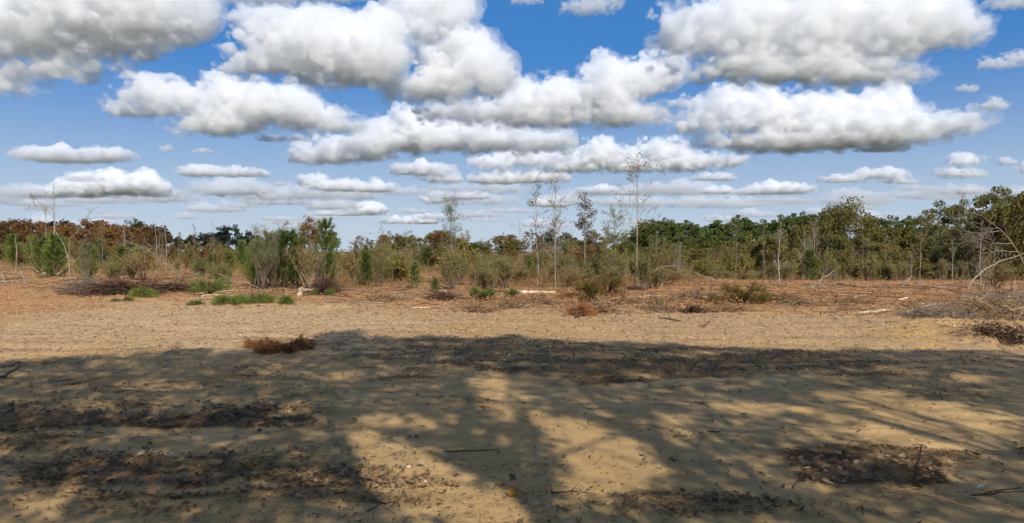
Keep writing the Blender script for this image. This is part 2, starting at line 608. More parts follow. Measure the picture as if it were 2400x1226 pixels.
    Lk(c, p.inputs['Base Color'])
    b1 = N('ShaderNodeBump')
    b1.inputs['Strength'].default_value = .6
    b1.inputs['Distance'].default_value = .010
    Lk(fine, b1.inputs['Height'])
    b2 = N('ShaderNodeBump')
    b2.inputs['Strength'].default_value = .4
    b2.inputs['Distance'].default_value = .006
    Lk(grit, b2.inputs['Height'])
    Lk(b1.outputs[0], b2.inputs['Normal'])
    Lk(b2.outputs[0], p.inputs['Normal'])
    o = N('ShaderNodeOutputMaterial')
    Lk(p.outputs[0], o.inputs[0])
    return m


gme = build_ground()
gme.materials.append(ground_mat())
tag(link('ground', gme), kind='structure')
print('ground', time.time() - T0)


# ------------------------------------------------------------------ clouds
def make_tile(N=128):
    r = np.random.default_rng(3)

    def up(a):
        n = a.shape[0]
        t = np.arange(N) * n / N
        i = np.floor(t).astype(int)
        f = t - i
        f = f * f * (3 - 2 * f)
        for ax in range(3):
            sh = [1, 1, 1]
            sh[ax] = N
            ff = f.reshape(sh)
            a = np.take(a, i % n, axis=ax) * (1 - ff) + np.take(a, (i + 1) % n, axis=ax) * ff
        return a
    out = np.zeros((N, N, N), np.float32)
    amp = 1
    for n in (5, 11, 23, 50):
        a = up(r.standard_normal((n, n, n)).astype(np.float32))
        out += amp * np.sqrt(a * a + .02)
        amp *= .62
    out -= out.mean()
    out /= out.std()
    return out.astype(np.float32)


TILE = make_tile()


def samp(p):
    N = TILE.shape[0]
    q = p * N
    i = np.floor(q).astype(np.int32)
    f = (q - i).astype(np.float32)
    i0, i1 = i % N, (i + 1) % N
    x0, y0, z0 = i0[..., 0], i0[..., 1], i0[..., 2]
    x1, y1, z1 = i1[..., 0], i1[..., 1], i1[..., 2]
    fx, fy, fz = f[..., 0], f[..., 1], f[..., 2]

    def lp(a, b, t):
        return a + (b - a) * t
    return lp(lp(lp(TILE[x0, y0, z0], TILE[x1, y0, z0], fx), lp(TILE[x0, y1, z0], TILE[x1, y1, z0], fx), fy),
              lp(lp(TILE[x0, y0, z1], TILE[x1, y0, z1], fx), lp(TILE[x0, y1, z1], TILE[x1, y1, z1], fx), fy), fz)


def iso_mesh(D, h, lo, level, mat, name='cloud', step=None):
    G = openvdb.FloatGrid()
    G.background = float(h * 3)
    X = np.clip(D - level, -3 * h, 3 * h).astype(np.float32)
    G.copyFromArray(X)
    pts, tri, quad = G.convertToPolygons(0.0, 0.6)
    mb = MB()
    mb.add(pts * (h if step is None else step) + lo, quad, tri)
    return mb.mesh(name, mat)


def vol_mat(name, mfp):
    m, nt = new_mat(name)
    out = nt.nodes.new('ShaderNodeOutputMaterial')
    v = nt.nodes.new('ShaderNodeVolumeScatter')
    v.inputs['Color'].default_value = (.985, .985, .987, 1)
    v.inputs['Density'].default_value = 1 / mfp
    nt.links.new(v.outputs[0], out.inputs['Volume'])
    return m


CLOUD_BASE = 1000.0
YS = 2.2
CM_CORE = vol_mat('cloud core', 58)
CM_VEIL = vol_mat('cloud veil', 240)


def cloud_field(puffs, seed, vox, depth=.6, amp=.34, ybase=None):
    r = np.random.default_rng(seed)
    base = ybase if ybase is not None else max(p[1] + p[3] * .7 for p in puffs)
    d = CLOUD_BASE * F / (HOR - base)
    k = d / F
    P = []
    # wide low puffs become a row of unequal domes standing on one level
    rows = []
    for (px, py, rx, ry) in puffs:
        if rx > 1.6 * ry and ry < 60:
            n = int(min(8, max(3, round(rx / ry * 1.1))))
            rows.append((px, py + ry * .2, rx * .9, ry * .65))
            for j in range(n):
                t = (j + .5) / n * 2 - 1 + r.uniform(-.15, .15)
                hh_ = ry * (1.25 - .75 * t * t) * r.uniform(.6, 1.35)
                rows.append((px + t * rx * .82, py + ry * .35 - hh_ * .45, rx / n * r.uniform(.9, 1.7), hh_ * .85))
        else:
            rows.append((px, py, rx, ry))
    Rm = max(np.median([p[3] for p in puffs]) * .9, 6) * k
    puffs = rows
    for (px, py, rx, ry) in puffs:
        P.append((((px - 1200)) * k, 0, (HOR - py) * k, rx * k, max(rx * depth, ry) * k, ry * k))
        for j in range(2):
            a, b, c = r.uniform(-.45, .45), r.uniform(-.7, .7), r.uniform(-.15, .4)
            s = r.uniform(.4, .65)
            P.append((((px - 1200) + a * rx) * k, b * rx * depth * k, (HOR - py + c * ry) * k, rx * s * k, max(rx * s * depth, ry * s) * k, ry * s * 1.1 * k))
    P = np.array(P, np.float32)
    R = float(Rm)
    pad = R * .55
    lo = (P[:, :3] - P[:, 3:]).min(0) - pad
    hi = (P[:, :3] + P[:, 3:]).max(0) + pad
    h = vox * k * 2400 / 1024
    lo[2] = max(lo[2], CLOUD_BASE - R * .9 - 3 * h)
    hv = np.array([h, YS * h, h], np.float32)          # coarser steps along the depth
    n = np.maximum(np.ceil((hi - lo) / hv).astype(int), 6)
    ax = [lo[i] + hv[i] * np.arange(n[i], dtype=np.float32) for i in range(3)]
    g = np.stack(np.meshgrid(*ax, indexing='ij'), -1)
    off = r.uniform(0, 1, 3).astype(np.float32)
    st = np.array([1, 1, 1.25], np.float32)
    nz = samp(g * st / (R * 3.6) + off)
    nz2 = samp(g * st / (R * 1.25) + off * 2)
    nz3 = samp(g * st / (R * 2.3) - off)
    nz, nz2, nz3 = [1.5 * np.tanh(v / 1.5) for v in (nz, nz2, nz3)]
    # domain warp so that the outline breaks up instead of following the ellipsoids
    w = g.copy()
    w[..., 0] += R * .45 * nz
    w[..., 2] += R * .16 * nz3
    D = None
    for q in P:
        e = (w - q[:3]) / q[3:]
        v = (np.sqrt((e ** 2).sum(-1)) - 1) * q[5]
        if D is None:
            D = v
        else:
            kk = R * .3
            hh = np.clip(.5 + .5 * (D - v) / kk, 0, 1)
            D = D * (1 - hh) + v * hh - kk * hh * (1 - hh)
    D = D - amp * R * (nz * .85 + nz2 * .40)
    bz = (CLOUD_BASE + .28 * R * nz[:, :, :1] - .1 * R) - g[..., 2]
    kk = R * .45
    hh = np.clip(.5 + .5 * (bz - D) / kk, 0, 1)
    D = D * (1 - hh) + bz * hh + kk * hh * (1 - hh)
    b = h * 4 + R
    # the thin torn edge reaches out where the finer noise has ridges
    E = D - R * (.22 - .16 * nz2 - .14 * nz3)
    for X in (D, E):
        X[0] = X[-1] = b
        X[:, 0] = X[:, -1] = b
        X[:, :, 0] = X[:, :, -1] = b
    return D, E, h, lo, d, R


def close(X, b):
    X = X.copy()
    X[0] = X[-1] = b
    X[:, 0] = X[:, -1] = b
    X[:, :, 0] = X[:, :, -1] = b
    return X


def add_cloud(i, puffs, label, vox=2.0, kind=None, **kw):
    D, E, h, lo, d, R = cloud_field(puffs, 100 + i, vox, **kw)
    core = iso_mesh(D, h, np.zeros(3, np.float32), -.07 * R, CM_CORE, step=np.array([h, YS * h, h], np.float32))
    o = link('cloud', core)
    o.location = (lo[0], d + lo[1], lo[2])
    tag(o, label, 'cloud', 'cumulus clouds drifting over the clearing')
    veil = iso_mesh(close(E[::2, :, ::2], R), h, np.zeros(3, np.float32), 0, CM_VEIL, 'mist_edge', step=np.array([2 * h, YS * h, 2 * h], np.float32))
    v = link('mist_edge', veil, o)
    return o


CL = [
 ([(230, 15, 270, 90), (430, 35, 85, 70), (90, 60, 130, 80), (260, 100, 120, 40), (170, 158, 60, 22), (60, 170, 60, 24), (20, 208, 40, 14), (-120, 40, 150, 110)], 'large grey-bottomed cloud filling the upper left corner of the sky'),
 ([(620, -12, 120, 20), (760, -20, 100, 20)], 'thin grey cloud strip cut by the top edge left of centre'),
 ([(590, 148, 52, 24), (640, 65, 70, 45), (730, 100, 150, 80), (850, 130, 110, 75), (800, 190, 60, 24), (900, 70, 60, 50)], 'big bright billowing cloud left of centre near the top'),
 ([(1010, 20, 110, 75), (1075, 110, 80, 50), (1130, 165, 80, 60), (1000, 200, 105, 45), (1180, 190, 30, 30)], 'tall grey-based cloud leaning against the big billow at top centre'),
 ([(685, 190, 19, 13)], 'tiny round cloud puff under the big billow'),
 ([(370, 215, 70, 34), (320, 255, 48, 16), (420, 235, 60, 32), (520, 222, 66, 38), (620, 250, 105, 46), (720, 268, 78, 40), (520, 290, 92, 30), (800, 292, 58, 20)], 'long white cloud with two humps below the upper left gap of blue'),
 ([(640, 325, 44, 10), (700, 322, 30, 8)], 'small flat cloud tucked under the two-humped cloud'),
 ([(760, 362, 75, 22), (850, 335, 85, 38), (960, 318, 95, 38), (1100, 318, 120, 36), (1250, 328, 105, 24)], 'long wedge-shaped cloud with a pale pointed left end'),
 ([(1060, 262, 85, 20), (1180, 258, 100, 36), (1290, 232, 100, 45), (1400, 212, 105, 48), (1500, 180, 90, 50), (1560, 145, 55, 34), (1450, 268, 100, 30), (1270, 278, 100, 24)], 'long cloud bank climbing from the centre towards the upper right'),
 ([(1640, 80, 95, 55), (1570, 100, 42, 18), (1750, 60, 130, 75), (1900, 50, 180, 85), (2080, 50, 170, 85), (2230, 62, 85, 50), (1850, 150, 210, 45), (2000, 170, 130, 40)], 'largest cloud, dark grey underneath, filling the upper right'),
 ([(2350, 12, 60, 13), (2410, 0, 60, 16)], 'wispy cloud in the top right corner'),
 ([(1690, 238, 66, 30), (1640, 285, 62, 32), (1780, 270, 115, 42), (1900, 262, 120, 50), (2040, 250, 100, 50), (2000, 300, 190, 42), (2190, 288, 105, 26), (1850, 330, 135, 28)], 'broad layered cloud directly under the largest cloud'),
 ([(2060, 350, 60, 9), (2100, 342, 40, 8)], 'small flat cloud slip under the broad layered cloud'),
 ([(1375, 18, 60, 22), (1420, 5, 40, 18)], 'ragged loose cloud in the blue gap at top centre right'),
 ([(1235, 4, 45, 11)], 'small ragged cloud cut by the top edge above the blue gap'),
 ([(2335, 150, 44, 16), (2390, 132, 44, 16)], 'small loose cloud near the right edge below the corner wisp'),
 ([(2270, 210, 26, 11)], 'faint wisp of cloud right of the largest cloud'),
 ([(2325, 245, 36, 18)], 'thin veil-like cloud above the right forest'),
 ([(170, 365, 120, 20), (90, 355, 58, 15), (265, 360, 58, 16)], 'grey elongated cloud low over the left edge'),
 ([(210, 440, 78, 26), (290, 430, 95, 28), (375, 442, 28, 14), (130, 450, 56, 14)], 'bright puffy cloud with several tops above the left treeline'),
 ([(375, 468, 18, 11)], 'small grey tuft hanging below the puffy left cloud'),
 ([(470, 400, 52, 14), (560, 405, 76, 12)], 'pale broken cloud above the small bright cloud'),
 ([(520, 448, 46, 15), (590, 450, 42, 11), (550, 442, 30, 14)], 'small bright cloud with crisp rounded top over the dark trees'),
 ([(656, 430, 18, 9)], 'tiny lone cloud puff right of the small bright cloud'),
 ([(393, 350, 17, 9)], 'tiny cloud puff right of the grey elongated cloud'),
 ([(475, 355, 30, 7)], 'faint small cloud beneath the two-humped cloud'),
 ([(730, 420, 34, 16), (800, 435, 66, 13), (880, 440, 55, 13)], 'string of low puffs running right from the lone cloud'),
 ([(990, 395, 75, 15), (1050, 420, 38, 11)], 'grey broken cloud beneath the wedge-shaped cloud'),
 ([(1160, 378, 66, 18), (1250, 370, 76, 20), (1170, 420, 74, 14), (1270, 415, 66, 12)], 'stacked grey cloud above the leafy sapling'),
 ([(1400, 365, 76, 28), (1340, 388, 66, 17), (1480, 385, 66, 21), (1540, 352, 56, 24), (1600, 378, 76, 24), (1700, 375, 52, 14)], 'bright cloud bank behind the tallest sapling top'),
 ([(1020, 467, 42, 14)], 'sunlit cloud left of the leafy sapling top'),
 ([(1110, 460, 52, 10)], 'low cloud behind the leafy sapling'),
 ([(860, 490, 56, 12), (785, 500, 54, 8)], 'low double-topped cloud over the golden oak'),
 ([(1000, 515, 32, 14), (940, 516, 56, 8)], 'low cloud with a bright right end'),
 ([(1290, 475, 58, 15), (1335, 460, 38, 9)], 'low cloud behind the pair of pale saplings'),
 ([(1400, 445, 56, 11), (1470, 450, 36, 11)], 'low cloud behind the tallest sapling trunk'),
 ([(1675, 415, 58, 12)], 'small neat cloud over the pine belt, upper of the two'),
 ([(1685, 447, 46, 11)], 'small neat cloud over the pine belt, lower of the two'),
 ([(1830, 441, 86, 15), (1762, 450, 46, 8)], 'flat-based white cloud over the middle of the pine belt'),
 ([(2060, 405, 68, 12), (1970, 420, 56, 9), (2110, 425, 48, 7)], 'long low cloud over the brown crowned oak'),
 ([(2260, 375, 42, 14), (2230, 405, 48, 13), (2280, 410, 38, 9)], 'cloud cluster over the tall right trees'),
 ([(2360, 380, 26, 10)], 'small cloud between the right cluster and the edge'),
 ([(2400, 397, 26, 13)], 'small bright cloud touching the right edge'),
 ([(2270, 448, 28, 9)], 'small cloud just above the tall right trees'),
 ([(2010, 486, 38, 9)], 'bright low cloud peeping over the brown crowned oak'),
]
for i, (p, lab) in enumerate(CL):
    big = max(q[2] for q in p)
    add_cloud(i, p, lab, vox=2.1 if big > 150 else (1.9 if big > 90 else 1.6), amp=.37 if big > 90 else .52, depth=.38 if i in (0, 2, 9) else .6)
rf = np.random.default_rng(44)
FAR = []
for k_ in range(105):
    fy_ = 565 - 125 * rf.random() ** .8
    fx_ = rf.uniform(-40, 2440)
    sz_ = (585 - fy_) * rf.uniform(.25, .85) + 10
    FAR.append((fx_, fy_, sz_, sz_ * rf.uniform(.10, .2) + 2.5))
FAR += [(570, 482, 75, 8), (860, 462, 60, 6), (1830, 470, 105, 7), (1600, 480, 76, 8), (1200, 495, 86, 8), (60, 450, 70, 14), (120, 478, 90, 10), (200, 420, 60, 10), (250, 470, 130, 9)]
fo = None
mbc, mbv = MB(), MB()
for i, e in enumerate(FAR):
    D, E, h, lo, d, R = cloud_field([e], 300 + i, 2.2, amp=.55)
    for mb_, X, lev, sx_ in ((mbc, D, -.05 * R, 1), (mbv, close(E[::2, :, ::2], R), 0, 2)):
        G = openvdb.FloatGrid()
        G.background = float(h * 3)
        G.copyFromArray(np.clip(X - lev, -3 * h, 3 * h).astype(np.float32))
        pts, tri, quad = G.convertToPolygons(0.0, 0.6)
        mb_.add(pts * np.array([sx_ * h, YS * h, sx_ * h], np.float32) + lo + np.array([0, d, 0], np.float32), quad, tri)
# the far puffs are wide apart: scale their optical thickness with distance
CM_FAR = vol_mat('far cloud core', 230)
CM_FARV = vol_mat('far cloud veil', 1100)
fo = tag(link('distant_clouds', mbc.mesh('distant_clouds', CM_FAR)), 'rows of small flat clouds fading towards the horizon', 'clouds', kind='stuff')
tag(link('distant_cloud_mist', mbv.mesh('distant_cloud_mist', CM_FARV)), 'thin mist around the far rows of clouds', 'clouds', kind='stuff')


def fill_cloud(i, x, y, w, hgt, label):
    """an unseen cloud added beyond the frame to make the sky fill whiter"""
    r = np.random.default_rng(700 + i)
    h = w / 26
    n = np.array([34, 30, 16])
    lo = np.array([-17 * h, -15 * h, -4 * h], np.float32)
    g = np.stack(np.meshgrid(*[lo[k] + h * np.arange(n[k], dtype=np.float32) for k in range(3)], indexing='ij'), -1)
    D = None
    for k in range(7):
        c = np.array([r.uniform(-.32, .32) * w, r.uniform(-.25, .25) * w, r.uniform(.1, .5) * hgt], np.float32)
        q = np.array([r.uniform(.12, .25) * w, r.uniform(.12, .22) * w, r.uniform(.4, .8) * hgt], np.float32)
        v = (np.sqrt((((g - c) / q) ** 2).sum(-1)) - 1) * q[2]
        D = v if D is None else np.minimum(D, v)
    D = D - .3 * hgt * samp(g / (w * .8) + r.uniform(0, 1, 3).astype(np.float32)) * .6
    D = np.maximum(D, -g[..., 2] - 2 * h)
    D[0] = D[-1] = D[:, 0] = D[:, -1] = 3 * h
    D[:, :, 0] = D[:, :, -1] = 3 * h
    me = iso_mesh(D, h, lo, 0, CM_CORE)
    o = link('cloud', me)
    o.location = (x, y, CLOUD_BASE + 100)
    tag(o, label, 'cloud', 'unseen clouds added to whiten the sky fill')


FILL_CLOUDS = [(-900, 1500, 1300, 330), (700, 1300, 1000, 300), (-2300, 700, 1500, 350), (2300, 900, 1300, 300), (-300, 300, 1100, 300), (1700, -300, 900, 260), (-1700, -600, 1400, 330), (-700, -1500, 1200, 300),
        (-3200, -1500, 1700, 350), (2600, -2300, 1700, 350), (1500, -3300, 1500, 350), (-1200, -3200, 1700, 350), (3700, 500, 1600, 350), (-4200, 700, 1900, 380), (-100, 1000, 800, 260), (1250, 550, 900, 280), (-1050, 350, 900, 280)]  # unseen clouds, added so the light filling the shade is less blue
for i, (x, y, w, hg) in enumerate(FILL_CLOUDS):
    fill_cloud(i, x, y, w, hg, 'added fill cloud %s outside the picture' % ['high overhead to the left', 'high overhead to the right', 'far to the left', 'far to the right', 'straight overhead', 'to the right', 'behind to the left', 'straight behind', 'far behind to the left', 'far behind to the right', 'far behind right of the sun', 'far straight behind', 'beyond the right edge', 'beyond the left edge', 'above the top edge of the picture', 'overhead on the right side', 'overhead on the left side'][i])
print('clouds', time.time() - T0)
#@@VEG

# ------------------------------------------------------------------ plant library (each entry: stem mesh, crown mesh, height, half width)
def leader(h, rng, r0, lean=.02, K=8, z0=-.15):
    z = np.linspace(z0, h, K)
    dx = np.cumsum(rng.normal(0, lean, K)) * h / K * 2
    dy = np.cumsum(rng.normal(0, lean, K)) * h / K * 2
    P = np.stack([dx - dx[0], dy - dy[0], z], -1)[None]
    R = (r0 * np.linspace(1, .12, K) ** .9)[None]
    return P, R


LIB = {}


def lib(kind, stem_mb, crown_mb, smat, cmat, h, w):
    s = stem_mb.mesh('trunk', smat) if stem_mb else None
    c = crown_mb.mesh('crown', cmat) if crown_mb else None
    LIB.setdefault(kind, []).append((s, c, h, w))


def mk_broad(kind, seed, cmat, n_leaf=2600, h=10., w=4.2, crown0=.22, card=.30, dome=1.0, clumps=46, smat='bark_brown', hollow=.55, flat=0):
    """broadleaf tree: limbs reach into leaf clumps that sit in an uneven dome"""
    rng = np.random.default_rng(seed)
    s, c = MB(), MB()
    P, R = leader(h * .8, rng, h * .018, .03)
    tubes(s, P, R, 5)
    P1, R1 = sub(P, R, 13, rng, lambda t: w * (.9 - .45 * t), t=(.22, .95), angle=.95, up=.28, K=5, rr=.55, wob=.22)
    tubes(s, P1, R1, 4)
    P2, R2 = sub(P1, R1, 6, rng, w * .38, t=(.35, 1), angle=.7, up=.2, K=4, rr=.6, wob=.3)
    tubes(s, P2, R2, 3)
    # clump centres
    cz = h * (crown0 + (1 - crown0) * .5)
    hzz = h * (1 - crown0) * .5
    dirs = rdir(clumps, rng)
    rad = rng.uniform(hollow, 1, clumps) ** .6
    lump = 1 + .16 * np.sin(dirs[:, 0] * 4 + seed) * np.cos(dirs[:, 1] * 3 + seed * 2)
    C = dirs * rad[:, None] * lump[:, None] * np.array([w * .86, w * .86, hzz * .9])
    C[:, 2] += cz
    tips = P2[:, -1]
    k = rng.integers(0, len(tips), clumps // 2)
    C = np.concatenate([C, tips[k]])
    m = len(C)
    per = n_leaf // m
    rc = rng.uniform(.16, .34, m) * w
    Q = np.repeat(C, per, 0) + rdir(m * per, rng) * (np.repeat(rc, per) * rng.uniform(.25, 1, m * per) ** .5)[:, None] * np.array([1, 1, .62 - .2 * flat])
    Q = Q[Q[:, 2] > h * .04]
    cards(c, Q, rng.uniform(.6, 1.25, len(Q)) * card, rng, .7)
    lib(kind, s, c, M[smat], cmat, h, w)


def mk_pine(kind, seed, cmat, h=12., w=2.6, crown0=.35, whorls=15, tufts=900, nl=.32, smat='bark_brown', nn=7):
    """forest pine: straight bole, whorled limbs, tufted needles gathered in layers"""
    rng = np.random.default_rng(seed)
    s, c = MB(), MB()
    P, R = leader(h, rng, h * .014, .012)
    tubes(s, P, R, 5)
    C, D = [], []
    Ls = []
    for i in range(whorls):
        t = crown0 + (1 - crown0) * (i + rng.uniform(-.3, .3)) / whorls
        t = min(max(t, .05), .985)
        prof = math.sin(min(1, (1 - t) / (1 - crown0) * 1.25) * math.pi * .5) * (.75 + .25 * rng.random())
        n = rng.integers(4, 7)
        Lw = w * prof
        a = rng.uniform(0, 6.28) + np.arange(n) * 6.28 / n + rng.uniform(-.4, .4, n)
        f = t * (P.shape[1] - 1)
        j = min(int(f), P.shape[1] - 2)
        p0 = P[0, j] * (1 - (f - j)) + P[0, j + 1] * (f - j)
        ll = Lw * rng.uniform(.55, 1.1, n)
        K = 4
        q = np.linspace(0, 1, K)[None, :, None]
        dr = np.stack([np.cos(a), np.sin(a), rng.uniform(.1, .5, n)], -1)
        B = p0 + dr[:, None] * q * ll[:, None, None] + np.array([0, 0, .18]) * (q ** 2) * ll[:, None, None]
        tubes(s, B, np.tile(np.linspace(.035, .012, K), (n, 1)), 3)
        Ls.append(B)
    B = np.concatenate(Ls)
    n = tufts
    b = rng.integers(0, len(B), n)
    t = rng.uniform(.3, 1.0, n) ** .7
    f = t * 3
    j = np.minimum(f.astype(int), 2)
    fr = (f - j)[:, None]
    Q = B[b, j] * (1 - fr) + B[b, j + 1] * fr
    Q = Q + rdir(n, rng) * rng.uniform(.05, .5, n)[:, None] * np.array([1, 1, .55]) * w * .22
    needles(c, Q, rdir(n, rng) + np.array([0, 0, .7]), rng, nn, nl, nl * .30, 1.1)
    top = P[0, -1] + rdir(40, rng) * np.array([.35, .35, .6]) * w * .25
    needles(c, top, rdir(40, rng) + np.array([0, 0, 1]), rng, nn, nl, nl * .25, .9)
    lib(kind, s, c, M[smat], cmat, h, w)


def mk_young_pine(kind, seed, cmat, h=3.2, w=.95, nn=16, nl=.26, gap=.0, whorls=9):
    """soft young pine: whorls of upswept branches, long feathery needles"""
    rng = np.random.default_rng(seed)
    s, c = MB(), MB()
    P, R = leader(h, rng, .035, .015)
    tubes(s, P, R, 4)
    Bs = []
    for i in range(whorls):
        t = .08 + gap + (.9 - gap) * i / whorls + rng.uniform(-.02, .02)
        n = rng.integers(4, 7)
        L = w * (1.05 - .8 * t) * rng.uniform(.6, 1.1, n)
        a = rng.uniform(0, 6.28) + np.arange(n) * 6.28 / n + rng.uniform(-.5, .5, n)
        q = np.linspace(0, 1, 4)[None, :, None]
        dr = np.stack([np.cos(a), np.sin(a), rng.uniform(.45, .9, n)], -1)
        f = t * 7
        j = min(int(f), 6)
        p0 = P[0, j] * (1 - (f - j)) + P[0, j + 1] * (f - j)
        Bs.append(p0 + dr[:, None] * q * L[:, None, None] + np.array([0, 0, .35]) * q ** 2 * L[:, None, None])
    B = np.concatenate(Bs)
    tubes(s, B, np.tile(np.linspace(.012, .005, 4), (len(B), 1)), 3)
    reps = []
    ds = []
    for t in np.linspace(.2, 1, 8):
        f = t * 3
        j = min(int(f), 2)
        reps.append(B[:, j] * (1 - (f - j)) + B[:, j + 1] * (f - j))
        ds.append(norm(B[:, j + 1] - B[:, j]))
    lt = np.linspace(.3, 1, 22)
    reps.append(np.stack([np.interp(lt, np.linspace(0, 1, 8), P[0, :, k]) for k in range(3)], -1))
    ds.append(np.tile([0, 0, 1.], (22, 1)))
    needles(c, np.concatenate(reps), np.concatenate(ds), rng, nn, nl, .024, .75)
    lib(kind, s, c, M['bark_grey'], cmat, h, w)


def mk_sapling(kind, seed, h=7., w=1.3, leaf='sap_leaf', n_leaf=350, bark='bark_pale', r0=.04, b0=.35, nb=26, ang=.75, card=.075, top=.0, stems=1, K=8, lean=.015):
    """slender sapling: pale stem, thin ascending branches, a few hanging leaves"""
    rng = np.random.default_rng(seed)
    s, c = MB(), MB()
    tips = []
    for k in range(stems):
        hh = h * (1 if k == 0 else rng.uniform(.6, .9))
        P, R = leader(hh, rng, r0 * (1 if k == 0 else .7), lean, K)
        P = P + np.array([k * .14, k * .1, 0])
        tubes(s, P, R, 5)
        P1, R1 = sub(P, R, nb, rng, lambda t: w * (1.35 - .95 * t), t=(b0, .97), angle=ang, up=.22, K=5, rr=.4, wob=.13)
        R1 = np.maximum(R1, .007)
        tubes(s, P1, R1, 3)
        P2, R2 = sub(P1, R1, 4, rng, w * .34, t=(.25, 1), angle=.6, up=.2, K=3, rr=.7, wob=.15)
        R2 = np.maximum(R2, .005)
        tubes(s, P2, R2, 3)
        tips += [P2[:, -1], P2[:, 1], P1[:, -1]]
    tp = np.concatenate(tips)
    tp = tp[tp[:, 2] > h * top]
    if n_leaf:
        wgt = rng.random(len(tp)) ** 2
        b = rng.choice(len(tp), n_leaf, p=wgt / wgt.sum())
        Q = tp[b] + rdir(n_leaf, rng) * .13
        cards(c, Q, rng.uniform(.6, 1.3, n_leaf) * card, rng, .65)
    lib(kind, s, c if n_leaf else None, M[bark], M[leaf], h, w)


def mk_wisp(kind, seed, h=3.4, w=1.1, stems=20, leaf='grey_green', n_leaf=2600, bark='twig_grey', card=.06, spread=.38, hi=.45):
    """multi-stemmed wispy shrub: many upright whips from one root"""
    rng = np.random.default_rng(seed)
    s, c = MB(), MB()
    n = stems
    K = 6
    a = rng.uniform(0, 6.28, n)
    sp = rng.uniform(.05, 1, n) * spread
    L = h * rng.uniform(.6, 1.0, n) * (1 - .2 * sp)
    q = np.linspace(0, 1, K)[None]
    bx = rng.normal(0, .12 * w, n)
    by = rng.normal(0, .12 * w, n)
    X = bx[:, None] + np.cos(a)[:, None] * L[:, None] * sp[:, None] * q ** 1.25 + rng.normal(0, .02 * h, (n, K)) * q
    Y = by[:, None] + np.sin(a)[:, None] * L[:, None] * sp[:, None] * q ** 1.25 + rng.normal(0, .02 * h, (n, K)) * q
    Z = L[:, None] * q - .08
    P = np.stack([X, Y, Z], -1)
    R = rng.uniform(.010, .022, n)[:, None] * np.linspace(1, .3, K)[None]
    tubes(s, P, R, 3)
    P1, R1 = sub(P, R, 7, rng, h * .17, t=(.35, 1), angle=.5, up=.35, K=3, rr=.6, wob=.12)
    R1 = np.maximum(R1, .0055)
    tubes(s, P1, R1, 3)
    P2, R2 = sub(P1, R1, 2, rng, h * .08, t=(.3, 1), angle=.5, up=.3, K=3, rr=.8, wob=.12)
    tubes(s, P2, np.maximum(R2, .0045), 3)
    if n_leaf:
        tp = np.concatenate([P1[:, -1], P2[:, -1], P1[:, 1]])
        tp = tp[tp[:, 2] > h * hi]
        b = rng.integers(0, len(tp), n_leaf)
        cards(c, tp[b] + rdir(n_leaf, rng) * .12, rng.uniform(.6, 1.3, n_leaf) * card, rng, .5)
    lib(kind, s, c if n_leaf else None, M[bark], M[leaf], h, w)


def mk_bush(kind, seed, leaf, h=2.2, w=1.3, n_leaf=1500, card=.10, bark='twig_dark', stems=14):
    rng = np.random.default_rng(seed)
    s, c = MB(), MB()
    n = stems
    K = 5
    a = rng.uniform(0, 6.28, n)
    sp = rng.uniform(.1, 1, n)
    q = np.linspace(0, 1, K)[None]
    L = h * rng.uniform(.5, .95, n)
    X = np.cos(a)[:, None] * w * .7 * sp[:, None] * q + rng.normal(0, .05 * w, (n, K)) * q
    Y = np.sin(a)[:, None] * w * .7 * sp[:, None] * q + rng.normal(0, .05 * w, (n, K)) * q
    P = np.stack([X, Y, L[:, None] * q ** .85 - .08], -1)
    R = rng.uniform(.012, .025, n)[:, None] * np.linspace(1, .3, K)[None]
    tubes(s, P, R, 3)
    P1, R1 = sub(P, R, 8, rng, h * .28, t=(.25, 1), angle=.8, up=.2, K=3, rr=.6, wob=.2)
    tubes(s, P1, np.maximum(R1, .006), 3)
    tp = np.concatenate([P1[:, -1], P1[:, 1], P1[:, -1]])
    b = rng.integers(0, len(tp), n_leaf)
    Q = tp[b] + rdir(n_leaf, rng) * (rng.uniform(.3, 1, n_leaf) * .17 * w)[:, None]
    Q[:, 2] = np.maximum(Q[:, 2], .04)
    cards(c, Q, rng.uniform(.6, 1.25, n_leaf) * card, rng, .65)
    lib(kind, s, c, M[bark], M[leaf], h, w)


